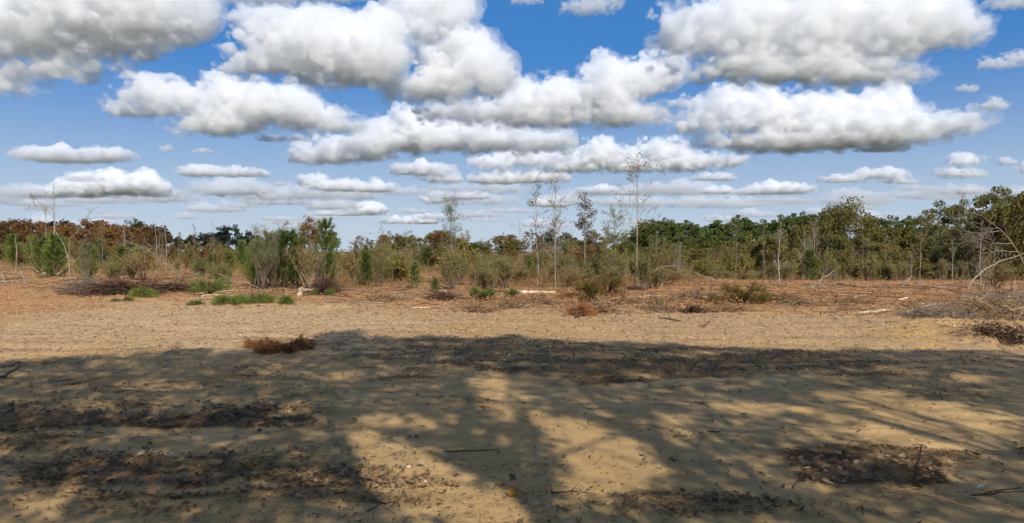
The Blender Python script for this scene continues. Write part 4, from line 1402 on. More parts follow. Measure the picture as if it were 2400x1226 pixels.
scatter('weed_clump', 'weed_clump', 16, (180, 600), (36, 60), (.6, 1.4), (1.0, 2.2), 'leafy weed clump', 'on the left slope', 'weeds', 'weed clumps on the left slope')
scatter('weed_clump', 'weed_clump', 30, (1560, 2440), (56, 76), (.8, 2.0), (1.4, 3.0), 'leafy weed clump', 'before the right woodland', 'weeds', 'weed clumps before the right woodland')
scatter('bare_thin_sapling', 'bare_sapling', 14, (820, 1600), (44, 80), (2.6, 4.6), (1.0, 2.0), 'bare thin sapling', 'in the middle regrowth', 'tree', 'bare saplings in the middle regrowth', not_gap)
print('shrubs', time.time() - T0)


# ------------------------------------------------------------------ undergrowth nobody could count
def undergrowth(name, n, seed, mat, hmin, hmax, dens, label, cat, leafy=1.0, blade=.02, card=.06):
    rng = np.random.default_rng(seed)
    px = rng.uniform(-120, 2520, n * 4)
    d = np.exp(rng.uniform(math.log(26), math.log(125), n * 4))
    w = dens(px, d) * rng.uniform(.4, 1, n * 4)
    x = (px - 1200) / F * d
    w = w * (.25 + .75 * sst(-.35, .35, fbm2(x / 3, d / 3, 3, seed)))
    k = np.nonzero(w > rng.random(n * 4))[0][:n]
    px, d, x = px[k], d[k], x[k]
    z = H(x, d)
    m = len(k)
    mb = MB()
    hh = rng.uniform(hmin, hmax, m) * (.6 + .8 * sst(-.5, .7, fbm2(x / 5, d / 5, 3, seed + 9)))
    lean = rng.normal(0, .28, (m, 2)) * hh[:, None]
    B = np.stack([x, d, z - .03], -1)
    Tp = B + np.stack([lean[:, 0], lean[:, 1], hh], -1)
    wv = blade * rng.uniform(.5, 1.3, m) * (d / 40) ** .6
    a = rng.uniform(-.7, .7, m)
    side = np.stack([np.cos(a), np.sin(a), np.zeros(m)], -1) * wv[:, None] * .5
    mid = (B + Tp) * .5 + np.stack([lean[:, 0] * -.15, lean[:, 1] * .1, np.zeros(m)], -1)
    V = np.stack([B - side, B + side, mid - side * .8, mid + side * .8, Tp], 1)
    i = (np.arange(m) * 5)[:, None]
    mb.add(V.reshape(-1, 3), i + np.array([[0, 1, 3, 2]]), i + np.array([[2, 3, 4]]))
    nl = int(m * leafy)
    kk = rng.integers(0, m, nl)
    t = rng.uniform(.1, 1, nl)[:, None]
    C = B[kk] * (1 - t) + Tp[kk] * t + rng.normal(0, .10, (nl, 3))
    C[:, 2] = np.maximum(C[:, 2], z[kk] + .01)
    cards(mb, C, card * rng.uniform(.5, 1.4, nl) * (d[kk] / 40) ** .5, rng, .6)
    return tag(link(name, mb.mesh(name, M[mat])), label, cat, kind='stuff')


def dens_dry(px, d):
    edge = np.interp(px, [-100, 150, 420, 600, 800, 900, 1200, 1500, 1700, 2000, 2400], [60, 44, 40, 34, 31, 33, 34, 34, 44, 50, 46])
    w = sst(edge * .95, edge * 1.25, d)
    w = w * np.where(px < 560, .22, 1) * np.where((px > 1620), .5 * sst(60, 72, d) + .12, 1)
    gap = np.exp(-((px - 1000) / 50) ** 2) * (d < 56)
    return w * (1 - .8 * gap) * (1 - .6 * np.exp(-((px - 575) / 25) ** 2) * (d < 60))


def dens_green(px, d):
    return dens_dry(px, d) * np.where(px < 560, 1.1, .9) * sst(40, 60, d)


undergrowth('dry_brush', 64000, 1, 'dry', .12, .7, dens_dry, 'dry tan and russet brush covering the cleared land', 'undergrowth', 2.2, .014, .085)
undergrowth('olive_brush', 30000, 2, 'dry_green', .25, .95, dens_green, 'olive weeds and seedlings mixed through the dry brush', 'undergrowth', 2.6, .014, .10)
undergrowth('bare_stalks', 2500, 3, 'twig_grey', .4, 1.6, lambda p, d: dens_dry(p, d), 'thin bare grey stalks standing in the brush', 'undergrowth', .05, .016, .05)


# ------------------------------------------------------------------ slash and sticks on the ground
def lying(n, seed, dens, lr, rr_, mat, name, label, cat, drange=(14, 90), tilt=.12):
    rng = np.random.default_rng(seed)
    px = rng.uniform(-100, 2500, n * 6)
    d = np.exp(rng.uniform(math.log(drange[0]), math.log(drange[1]), n * 6))
    k = np.nonzero(dens(px, d) > rng.random(n * 6))[0][:n]
    px, d = px[k], d[k]
    x = (px - 1200) / F * d
    m = len(k)
    L = np.exp(rng.uniform(math.log(lr[0]), math.log(lr[1]), m))
    a = rng.uniform(0, math.pi, m)
    r = rng.uniform(*rr_, m) * (d / 30) ** .3
    dx, dy = np.cos(a) * L / 2, np.sin(a) * L / 2
    K = 4
    q = np.linspace(-1, 1, K)
    X = x[:, None] + dx[:, None] * q + rng.normal(0, .03, (m, K)) * L[:, None]
    Y = d[:, None] + dy[:, None] * q + rng.normal(0, .03, (m, K)) * L[:, None]
    Z = H(X, Y) + r[:, None] * .6 + np.abs(rng.normal(0, tilt, m))[:, None] * L[:, None] * (q[None] * .5 + .5) * .5
    mb = MB()
    tubes(mb, np.stack([X, Y, Z], -1), r[:, None] * np.linspace(1, .5, K)[None], 3)
    return tag(link(name, mb.mesh(name, M[mat])), label, cat, kind='stuff')


def dens_slash(px, d):
    e = np.interp(px, [0, 300, 600, 900, 1300, 1700, 2200, 2400], [34, 28, 26, 24, 22, 22, 20, 19])
    return sst(e * .85, e * 1.2, d) * (1 - .6 * sst(50, 90, d)) + .004


lying(8500, 4, dens_slash, (.2, 1.4), (.006, .018), 'twig_mix', 'slash_sticks', 'broken sticks strewn over the cleared land', 'sticks')
lying(700, 5, dens_slash, (.8, 3.2), (.014, .035), 'twig_mix', 'slash_branches', 'longer broken branches strewn over the cleared land', 'branches', (22, 75), .05)
lying(900, 6, lambda p, d: np.ones_like(p) * .8, (.05, .35), (.0015, .004), 'litter', 'fine_twigs', 'fine twigs scattered over the bare sand', 'twigs', (4, 20), .08)


def flat_bits(name, n, seed, dens, size, aspect, mat, label, cat, drange, thick=.5, lift=.01, elong=True):
    """small bent strips lying on the ground"""
    rng = np.random.default_rng(seed)
    a_ = math.radians(37)
    th = rng.uniform(-a_, a_, n * 5)
    r = np.exp(rng.uniform(math.log(drange[0]), math.log(drange[1]), n * 5))
    x, y = r * np.sin(th), r * np.cos(th)
    px, py = uv(x, y)
    w = dens(x, y, px, py)
    k = np.nonzero(w > rng.random(n * 5))[0][:n]
    x, y = x[k], y[k]
    m = len(k)
    a = rng.uniform(0, 2 * math.pi, m)
    L = rng.uniform(size[0], size[1], m) * .5
    W = L * rng.uniform(aspect[0], aspect[1], m)
    u = np.stack([np.cos(a), np.sin(a), rng.normal(0, .22, m)], -1)
    v = np.stack([-np.sin(a), np.cos(a), rng.normal(0, .35, m)], -1)
    z = H(x, y) + lift * rng.uniform(.2, 1.2, m) + L * .1
    C = np.stack([x, y, z], -1)
    bend = np.array([0, 0, 1.]) * (L * rng.uniform(-.12, .2, m))[:, None]
    cur = np.stack([-np.sin(a), np.cos(a), np.zeros(m)], -1) * (L * rng.normal(0, .25, m))[:, None]
    V = np.stack([C - u * L[:, None] + bend, C - v * W[:, None] + cur, C + v * W[:, None] + cur, C + u * L[:, None] + bend], 1)
    i = (np.arange(m) * 4)[:, None]
    mb = MB()
    mb.add(V.reshape(-1, 3), None, np.concatenate([i + np.array([[0, 1, 2]]), i + np.array([[1, 3, 2]])]))
    return tag(link(name, mb.mesh(name, M[mat])), label, cat, kind='stuff')


def dl(x, y, px, py):
    l = masks(x, y)[0]
    return np.clip(l * 1.3, 0, 1) * .95 + .035


flat_bits('leaf_litter', 30000, 7, lambda x, y, p, q: np.clip(masks(x, y)[0] * 1.3, 0, 1) ** 1.5 * (.12 + .88 * sst(-.2, .35, fbm2(x * .8, y * 3.2, 4, 55))) + .012, (.02, .07), (.2, .5), 'litter', 'dead leaves matted in dark patches on the sand', 'leaf litter', (3.4, 17), lift=.018)
flat_bits('pine_straw', 60000, 8, lambda x, y, p, q: np.clip(masks(x, y)[0] * 1.2, 0, 1) * (.2 + .8 * sst(-.3, .3, fbm2(x * .8, y * 3.2, 4, 56))) + .09 * sst(-.4, .5, fbm2(x * .7, y * 2.5, 4, 57)) + .015, (.02, .10), (.03, .09), 'straw', 'brown pine straw and bark bits scattered on the sand', 'pine straw', (3.4, 22), lift=.012)
flat_bits('straw_far', 76000, 9, lambda x, y, p, q: .12 + .88 * sst(11, 22, y), (.03, .13), (.08, .3), 'straw_tan', 'straw and bark shreds covering the trodden ground', 'straw', (11, 42), lift=.015)
flat_bits('rust_litter', 45000, 19, lambda x, y, p, q: sst(19, 28, y) * (.25 + .75 * sst(-.3, .4, fbm2(x * .35, y * .35, 4, 66))) * (.4 + .6 * (p > 1150)), (.06, .24), (.06, .3), 'pine_dead', 'rust-coloured needles and bark over the cleared land', 'slash litter', (18, 75), lift=.05)
flat_bits('wood_chips', 15000, 10, lambda x, y, p, q: .05 + .95 * sst(8, 16, y), (.015, .055), (.25, .7), 'chips', 'pale wood chips scattered over the clearing', 'wood chips', (4.5, 60), lift=.012)
print('ground cover', time.time() - T0)


# ------------------------------------------------------------------ single things lying about
def log(name, p0, p1, r, mat, label, cat='log', group=None, branches=0):
    """p = (px,row); a tapered log lying on the ground, with cut ends"""
    A, B = np.array(spot(*p0)), np.array(spot(*p1))
    K = 9
    q = np.linspace(0, 1, K)[:, None]
    P = A * (1 - q) + B * q
    rng = np.random.default_rng(int(p0[0]))
    P[:, :2] += rng.normal(0, r * .5, (K, 2))
    R = r * np.linspace(1, .7, K) * rng.uniform(.93, 1.07, K)
    P[:, 2] = H(P[:, 0], P[:, 1]) + R * .75
    P[:, 2] = np.maximum(P[:, 2], np.linspace(P[0, 2], P[-1, 2], K) - .02)
    s = MB()
    O = A.copy()
    n = 8
    tubes(s, (P - O)[None], R[None], n)
    # cut ends
    s.v.append(np.array([P[0] - O, P[-1] - O], np.float32))
    base = s.n
    s.n += 2
    s.t.append(np.array([[(j + 1) % n, j, base] for j in range(n)] + [[(K - 1) * n + j, (K - 1) * n + (j + 1) % n, base + 1] for j in range(n)]))
    if branches:
        P1, R1 = sub(P[None], R[None], branches, rng, 1.0, t=(.3, 1), angle=.8, up=.25, K=4, rr=.35, wob=.3)
        tubes(s, P1 - O, R1, 4)
        P2, R2 = sub(P1, R1, 3, rng, .5, t=(.3, 1), angle=.7, up=.1, K=3, rr=.6, wob=.3)
        tubes(s, P2 - O, np.maximum(R2, .005), 3)
    o = link(name, s.mesh(name, M[mat]))
    o.location = O
    return tag(o, label, cat, group)


log('peeled_log', (1212, 690), (1306, 689), .11, 'wood_fresh', 'long pale peeled log lying below the twin-stemmed sapling')
log('fallen_pole', (1320, 690), (1468, 690), .07, 'twig_mix', 'reddish fallen stem continuing right of the pale log')
log('fallen_pole', (1380, 700), (1560, 696), .05, 'bark_pale', 'thin pale stem lying below the tallest sapling')
log('fallen_pole', (2014, 735), (2090, 730), .045, 'wood_fresh', 'bright pale split stem lying on the right clearing, front one')
log('fallen_pole', (1925, 733), (2048, 727), .035, 'bark_brown', 'dark thin stem lying behind the bright split stem')
log('fallen_pole', (2108, 706), (2160, 705), .045, 'wood_fresh', 'pale stem lying beneath the bent V-shaped stick')
log('fallen_pole', (1996, 700), (2030, 699), .05, 'bark_pale', 'short pale stem far out on the right clearing')
log('fallen_pole', (966, 722), (1018, 720), .035, 'wood_fresh', 'short pale stem lying on the open ground left of centre')
log('fallen_pole', (936, 696), (966, 691), .04, 'bark_pale', 'short pale stem lying at the edge of the middle brush')
log('fallen_pole', (690, 683), (770, 684), .06, 'wood_fresh', 'pale stem lying at the foot of the thicket')
log('stump', (700, 691), (706, 680), .10, 'wood_fresh', 'small pale stump end at the foot of the thicket', 'stump')
log('fallen_pole', (630, 700), (735, 703), .035, 'bark_brown', 'brown branch lying before the thicket', 'branch', branches=3)
log('fallen_pole', (470, 697), (580, 695), .03, 'wood_fresh', 'thin pale stem lying across the cut pine boughs')
log('fallen_pole', (1650, 768), (1664, 756), .03, 'bark_brown', 'short dark stick lying alone mid right', 'stick')
log('fallen_branch', (1595, 752), (1545, 745), .025, 'bark_brown', 'small dark branch with twigs mid right', 'branch', branches=5)
log('fallen_branch', (1350, 746), (1442, 727), .05, 'bark_dark', 'dark branch lying in front of the dead pine top', 'branch', branches=6)
log('fallen_branch', (1600, 704), (1690, 690), .06, 'bark_dark', 'blackened branch arching left of the fallen pine top', 'branch', branches=6)
log('fallen_branch', (0, 890), (45, 868), .022, 'bark_brown', 'dark stick lying in shade at the left edge', 'stick')
log('fallen_branch', (2120, 735), (2330, 690), .05, 'bark_pale', 'long pale bough rising along the right slash pile', 'branch', branches=4)
log('fallen_branch', (2260, 735), (2400, 716), .05, 'bark_pale', 'second pale bough low in the right slash pile', 'branch', branches=4)
log('fallen_branch', (2340, 690), (2420, 704), .07, 'bark_brown', 'thick brown bough at the right edge of the slash pile', 'branch', branches=5)
for i, (a, b) in enumerate([((80, 645), (110, 634)), ((100, 645), (140, 641)), ((125, 646), (108, 636)), ((92, 647), (150, 645))]):
    log('cut_log', a, b, .06, 'wood_fresh', '%s cut stem in the small heap on the left slope' % ['slanting', 'level', 'crossing', 'lowest'][i], 'log', 'cut stems heaped on the left slope')
for i, (a, b) in enumerate([((0, 660), (60, 662)), ((20, 625), (90, 628)), ((250, 610), (275, 611)), ((430, 627), (465, 622)), ((180, 652), (140, 654)), ((10, 640), (50, 641)), ((400, 632), (450, 630))]):
    log('fallen_pole', a, b, .05, 'bark_pale', 'pale stem lying on the left slope, number %s away from the viewer' % ['one', 'six', 'seven', 'five', 'two', 'three', 'four'][i], 'log', 'pale stems lying on the left slope')


def brush_pile(name, px, row_, wpx, h, n, mat, label, seed, twl=.9, depth=1.2, r=(.006, .02), extra=None, flat=.25):
    d = dist_at(px, row_)
    x, y, z = spot(px, d=d)
    w = wpx * d / F / 2
    rng = np.random.default_rng(seed)
    a = rng.uniform(0, math.pi, n)
    cx, cy = rng.normal(0, .42, n) * w, rng.normal(0, .42, n) * depth
    L = rng.uniform(.5, 1.3, n) * twl
    K = 5
    q = np.linspace(-.5, .5, K)
    el = rng.normal(0, flat, n)
    X = cx[:, None] + np.cos(a)[:, None] * L[:, None] * q + rng.normal(0, .035, (n, K))
    Y = cy[:, None] + np.sin(a)[:, None] * L[:, None] * q + rng.normal(0, .035, (n, K))
    hh = h * np.exp(-(cx / w) ** 2 * 1.3 - (cy / depth) ** 2) * rng.uniform(0, 1, n)
    Z = hh[:, None] + el[:, None] * L[:, None] * q + rng.normal(0, .02, (n, K))
    Z = np.maximum(Z, -.02)
    Z = Z + H(X + x, Y + y) - z
    s = MB()
    R = rng.uniform(r[0], r[1], n)[:, None] * np.linspace(1, .4, K)
    P = np.stack([X, Y, Z], -1)
    tubes(s, P, R, 3)
    P1, R1 = sub(P, R, 3, rng, twl * .35, t=(.2, 1), angle=.7, up=.1, K=3, rr=.6, wob=.2)
    tubes(s, P1, np.maximum(R1, .004), 3)
    root = empty(name, (x, y, z), label, 'brush pile')
    link('branches', s.mesh('branches', M[mat]), root)
    if extra:
        c = MB()
        m = extra[1]
        tp = P1[:, -1]
        cards(c, tp[rng.integers(0, len(tp), m)] + rdir(m, rng) * .08, rng.uniform(.04, .09, m), rng, .5)
        link('dead_leaves', c.mesh('dead_leaves', M[extra[0]]), root)
    return root


brush_pile('brush_pile', 290, 690, 170, .42, 300, 'twig_dark', 'dark brown heap of cut brush at the left edge of the clearing', 1, 1.3, 1.4, (.008, .02), ('darkwine', 900))
brush_pile('brush_pile', 200, 688, 100, .6, 160, 'twig_grey', 'grey twiggy brush heap around the foot of the crooked sapling', 2, 1.0, 1.0, (.006, .014), ('dry', 500))
brush_pile('brush_pile', 400, 682, 180, .3, 60, 'twig_dark', 'long dark branches lying level right of the dark brush heap', 3, 2.8, 1.0, (.012, .03), None, .06)
brush_pile('brush_pile', 760, 688, 70, .6, 120, 'twig_dark', 'dark brush heap at the right foot of the thicket', 4, .9, .6)
brush_pile('slash_pile', 2200, 745, 150, .22, 200, 'twig_grey', 'grey twiggy slash pile on the right, left end', 5, .9, 1.2, (.005, .014), ('dry', 300))
brush_pile('slash_pile', 2350, 742, 180, .25, 300, 'twig_mix', 'reddish-grey slash pile running out of the right edge', 6, 1.3, 1.6, (.006, .02), ('dry', 600))
brush_pile('slash_pile', 2380, 715, 160, .28, 110, 'twig_grey', 'tall grey brush tangle at the right edge behind the slash pile', 7, 1.6, 1.5, (.006, .018), ('dry', 200))
brush_pile('slash_pile', 2360, 806, 130, .10, 260, 'twig_dark', 'dark clod of roots and straw at the shade edge far right', 8, .4, .5, (.004, .01), ('litter', 900))
brush_pile('slash_pile', 1640, 706, 130, .35, 160, 'twig_mix', 'low reddish slash left of the fallen pine top', 9, 1.0, .8, (.006, .016), ('pine_dead', 500))
brush_pile('slash_pile', 1400, 732, 130, .3, 120, 'twig_mix', 'low slash around the dead pine top', 10, .9, .6, (.006, .014), ('pine_dead', 400))
brush_pile('slash_pile', 1040, 705, 90, .25, 90, 'twig_dark', 'small dark twig heap below the leafy sapling', 11, .6, .5)
brush_pile('slash_pile', 1195, 722, 110, .25, 120, 'twig_mix', 'low reddish twig heap below the green tufts', 12, .7, .5, (.005, .012), ('pine_dead', 300))
brush_pile('slash_pile', 1625, 733, 50, .2, 50, 'twig_dark', 'small dark root clod mid right', 13, .4, .3)


for k_, (px_, rw_, wp_, lb_) in enumerate([(1260, 712, 110, 'low rusty slash below the pale peeled log'), (1480, 712, 130, 'low rusty slash below the tallest sapling'), (1560, 728, 90, 'small rusty twig heap right of the dead pine top'), (1700, 728, 120, 'flat twig litter in front of the fallen pine top'),
                                           (1880, 716, 140, 'flat twig litter at the foot of the pale crooked stem'), (2000, 712, 120, 'flat twig litter left of the bent V-shaped stick'), (900, 706, 120, 'low twig litter in front of the middle brush'), (600, 700, 120, 'tan twig litter behind the cut pine boughs'), (1120, 728, 90, 'sparse twig litter below the green tuft')]):
    brush_pile('slash_heap', px_, rw_, wp_, .16, 120, 'twig_mix', lb_, 40 + k_, .8, .7, (.005, .014), ('pine_dead', 420), .12)


def bough(name, px, row_, wpx, hpx, mat, label, seed, n=10, nl=.25, cat='pine bough', upward=.25, depth=.5, nn=18, ntuft=150, wood='twig_dark'):
    """cut pine top or bough lying on the ground"""
    d = dist_at(px, row_)
    x, y, z = spot(px, d=d)
    w = wpx * d / F / 2
    hgt = hpx * d / F
    rng = np.random.default_rng(seed)
    a = rng.uniform(0, 2 * math.pi, n)
    K = 5
    q = np.linspace(0, 1, K)[None]
    L = rng.uniform(.5, 1, n) * w
    X = np.cos(a)[:, None] * L[:, None] * q
    Y = np.sin(a)[:, None] * L[:, None] * q * min(1, depth / w)
    Z = hgt * rng.uniform(.15, 1, n)[:, None] * np.sin(q * 2.2) * (.4 + upward) + .02
    P = np.stack([X, Y, Z], -1)
    s, c = MB(), MB()
    R = np.tile(np.linspace(.022, .007, K), (n, 1))
    tubes(s, P, R, 4)
    P1, R1 = sub(P, R, 5, rng, w * .35, t=(.25, 1), angle=.7, up=upward, K=3, rr=.6, wob=.2)
    P1[..., 2] = np.maximum(P1[..., 2], .02)
    tubes(s, P1, np.maximum(R1, .005), 3)
    allp = np.concatenate([P1.reshape(-1, 3), P[:, 1:].reshape(-1, 3)])
    k = rng.integers(0, len(allp), ntuft)
    cc = allp[k] + rdir(ntuft, rng) * .06
    cc[:, 2] = np.maximum(cc[:, 2], .04)
    dirs = norm(cc * np.array([1, 1, .3]) + 1e-3) + np.array([0, 0, upward * 2 - .25])
    needles(c, cc, dirs, rng, nn, nl, .008, .8)
    root = empty(name, (x, y, z), label, cat)
    link('branches', s.mesh('branches', M[wood]), root)
    link('needles', c.mesh('needles', M[mat]), root)
    return root


bough('green_tuft', 1131, 704, 54, 26, 'pine_young', 'small bright green pine tuft on open ground below the leafy sapling', 1, 12, .24, upward=.5, cat='pine seedling', ntuft=110)
bough('green_tuft', 1201, 702, 40, 20, 'pine_young', 'smaller green pine tuft left of the pale log', 2, 10, .2, upward=.5, cat='pine seedling', ntuft=80)
bough('green_tuft', 1271, 700, 16, 14, 'pine_young', 'tiny green tuft in front of the pale log', 3, 5, .12, upward=.5, cat='pine seedling', ntuft=20)
bough('cut_pine_bough', 490, 692, 84, 40, 'pine_young', 'mound of cut green pine bough left of the thicket', 4, 14, .28, upward=.45, ntuft=220)
bough('cut_pine_bough', 590, 712, 90, 26, 'pine_cut', 'yellow-green cut pine bough lying in front of the thicket', 5, 16, .3, upward=.15, ntuft=240)
bough('cut_pine_bough', 540, 714, 80, 20, 'pine_cut', 'yellow-green cut pine bough left of its neighbour', 6, 12, .3, upward=.1, ntuft=180)
bough('cut_pine_bough', 457, 716, 34, 16, 'pine_deep', 'blue-green cut pine tip nearest the viewer', 7, 8, .22, upward=.1, ntuft=70)
bough('cut_pine_bough', 668, 714, 34, 20, 'pine_young', 'green cut pine tip right of the yellow-green boughs', 8, 8, .24, upward=.1, ntuft=80)
bough('cut_pine_bough', 335, 695, 60, 20, 'pine_cut', 'yellow-green bough under the dark brush heap', 9, 10, .25, upward=.1, ntuft=120)
bough('cut_pine_bough', 285, 704, 40, 10, 'pine_cut', 'thin yellow-green bough tip below the brush heap', 10, 7, .22, upward=.05, ntuft=60)
bough('cut_pine_bough', 755, 694, 60, 14, 'pine_cut', 'green bough lying at the right foot of the thicket', 11, 8, .24, upward=.1, ntuft=80)
bough('cut_pine_bough', 1540, 714, 60, 8, 'pine_deep', 'flat dark green bough right of the dead pine top', 12, 8, .22, upward=.02, ntuft=70)
bough('dead_pine_top', 1352, 740, 66, 56, 'pine_dead', 'rust-red dead pine top hanging over right of centre', 13, 12, .3, upward=-.05, ntuft=170)
bough('dead_pine_top', 1385, 716, 70, 54, 'pine_fade', 'fading yellow-green pine top standing on the rust-red one', 14, 14, .3, upward=.5, ntuft=190)
bough('dead_pine_top', 1338, 698, 50, 26, 'pine_dead', 'rust-red needle clump behind the dead pine top', 15, 9, .26, upward=0, ntuft=90)
bough('dead_pine_top', 1425, 692, 90, 40, 'pine_fade', 'pale green fading pine bough behind the dead pine top', 16, 14, .3, upward=.4, ntuft=170)
bough('dead_pine_top', 1430, 698, 60, 14, 'pine_dead', 'rust-red bough lying right of the dead pine top', 17, 9, .26, upward=0, ntuft=90)
bough('fallen_pine_top', 1745, 712, 100, 48, 'pine_fade', 'olive-brown fallen pine top with upswept branches', 18, 18, .3, upward=.5, ntuft=260)
bough('fallen_pine_top', 1690, 712, 80, 20, 'pine_fade', 'faded bough lying left of the fallen pine top', 19, 10, .26, upward=.1, ntuft=110)
bough('fallen_pine_top', 1820, 710, 90, 20, 'pine_fade', 'faded bough lying right of the fallen pine top', 20, 10, .26, upward=.1, ntuft=120)
bough('pine_straw_heap', 665, 820, 130, 14, 'pine_dead', 'heap of rust-red dead pine needles at the shade edge', 21, 16, .2, cat='needle heap', upward=.05, ntuft=260, depth=.5)
bough('pine_straw_heap', 610, 812, 70, 8, 'pine_dead', 'thin trail of rust-red needles left of the needle heap', 22, 8, .18, cat='needle heap', upward=0, ntuft=90, depth=.4)
bough('cut_pine_bough', 1648, 686, 12, 10, 'pine_deep', 'tiny green tip left of the fallen pine top', 23, 4, .14, upward=.3, ntuft=16)
print('boughs', time.time() - T0)


# foreground leaves, each its own
def leaf_mesh(seed, mat, lobes=5, curl=.5):
    rng = np.random.default_rng(seed)
    n = 9
    t = np.linspace(0, 1, n)
    wdt = .36 * np.sin(np.pi * t ** .8) ** .8 * (1 + .38 * np.sin(t * lobes * math.pi * 2 + rng.uniform(0, 2))) + .02
    y = t - .5
    tw = rng.uniform(-.5, .5)
    lift = curl * rng.uniform(.5, 1.2)
    V = []
    for sgn in (-1, 0, 1):
        w = wdt * sgn * rng.uniform(.8, 1.15)
        zz = (abs(sgn) * wdt * lift + (y ** 2) * lift * .6 + tw * w * .4)
        V.append(np.stack([w + .06 * np.sin(t * 3 + seed), y, zz], -1))
    V = np.stack(V, 0).reshape(-1, 3)
    V = np.concatenate([V, [[-.012, -.75, .05], [.012, -.75, .05]]])
    q = []
    for c in range(2):
        for i in range(n - 1):
            q.append((c * n + i, (c + 1) * n + i, (c + 1) * n + i + 1, c * n + i + 1))
    t3 = [(3 * n, 3 * n + 1, n)]
    return MB().add(V, q, t3).mesh('dead_leaf', M[mat])


LM = [leaf_mesh(i, 'leaf_tan' if i % 2 else 'leaf_brown', 2 + i % 3, .35 + .15 * (i % 3)) for i in range(8)]
rl = np.random.default_rng(123)


def drop_leaf(px, row_, size, label, group=None, me=None, cat='leaf', k=0):
    d = CAMZ * F / (row_ - HOR)
    x = (px - 1200) / F * d
    o = link('dead_leaf', me or LM[int(rl.integers(0, 8))])
    o.location = (x, d, hz(x, d) + .022)
    o.rotation_euler = (rl.normal(0, .3), rl.normal(0, .35), rl.uniform(0, 6.28))
    s = size * d / F * rl.uniform(.85, 1.15)
    o.scale = (s, s, s)
    return tag(o, label, cat, group)


drop_leaf(212, 970, 26, 'large pinkish-tan curled leaf standing up in the left shade', me=LM[1])
drop_leaf(1204, 1163, 40, 'bright orange-yellow leaf lying alone at the bottom centre', me=leaf_mesh(50, 'leaf_orange', 3, .4))
drop_leaf(1172, 1138, 26, 'small rusty star-shaped leaf above the orange one', me=leaf_mesh(51, 'pine_dead', 3, .4))
drop_leaf(2307, 1150, 26, 'pale cream leaf at the right end of the litter patch', me=leaf_mesh(52, 'paper', 2, .4))
drop_leaf(1276, 821, 16, 'white crumpled scrap lying in the shade', me=leaf_mesh(53, 'paper', 2, .9), cat='scrap')
GR = [('tan curled leaf lying in the upper left litter patch', 'tan leaves in the upper left litter patch', 0, 880, 940, 1030, 70),
      ('grey-tan curled leaf lying in the lower left litter patch', 'leaves in the lower left litter patch', 150, 900, 1050, 1200, 90),
      ('brown leaf lying in the leaf pile around the upright twig', 'leaves in the pile around the upright twig', 1860, 2300, 1065, 1165, 90),
      ('small dead leaf lying on bare sand at the bottom centre', 'leaves on the bare sand at the bottom', 950, 1850, 960, 1215, 36)]
for lab, grp, x0, x1, y0, y1, n in GR:
    i = 0
    while i < n:
        px, py = rl.uniform(x0, x1), rl.uniform(y0, y1)
        if 'patch' in lab or 'pile' in lab:
            d = CAMZ * F / (py - HOR)
            xx = (px - 1200) / F * d
            if masks(np.array([xx]), np.array([d]))[0][0] < .35 and rl.random() > .12:
                continue
        drop_leaf(px, py, rl.uniform(10, 20), lab, grp)
        i += 1
# upright twig in the leaf pile and loose sticks on the sand


def twig(name, pts, r0, label, up=None, cat='twig', flat=True):
    """pts (px,row[,height]) on the ground near the viewer"""
    P = []
    for p in pts:
        d = CAMZ * F / (p[1] - HOR)
        x = (p[0] - 1200) / F * d
        P.append((x, d, hz(x, d) + (p[2] if len(p) > 2 else .008)))
    P = np.array(P)
    t = np.arange(len(P))
    tt = np.linspace(0, len(P) - 1, len(P) * 3)
    Q = np.stack([np.interp(tt, t, P[:, k]) for k in range(3)], -1)
    rng = np.random.default_rng(int(pts[0][0]))
    Q += rng.normal(0, r0 * .5, Q.shape)
    O = Q[0].copy()
    s = MB()
    R = np.linspace(r0, r0 * .5, len(Q))[None]
    tubes(s, (Q - O)[None], R, 6)
    P1, R1 = sub((Q - O)[None], R, 2, rng, .12, t=(.3, .9), angle=.7, up=0.1, K=3, rr=.6)
    tubes(s, P1, R1, 4)
    o = link(name, s.mesh(name, M['bark_brown']))
    o.location = O
    return tag(o, label, cat)


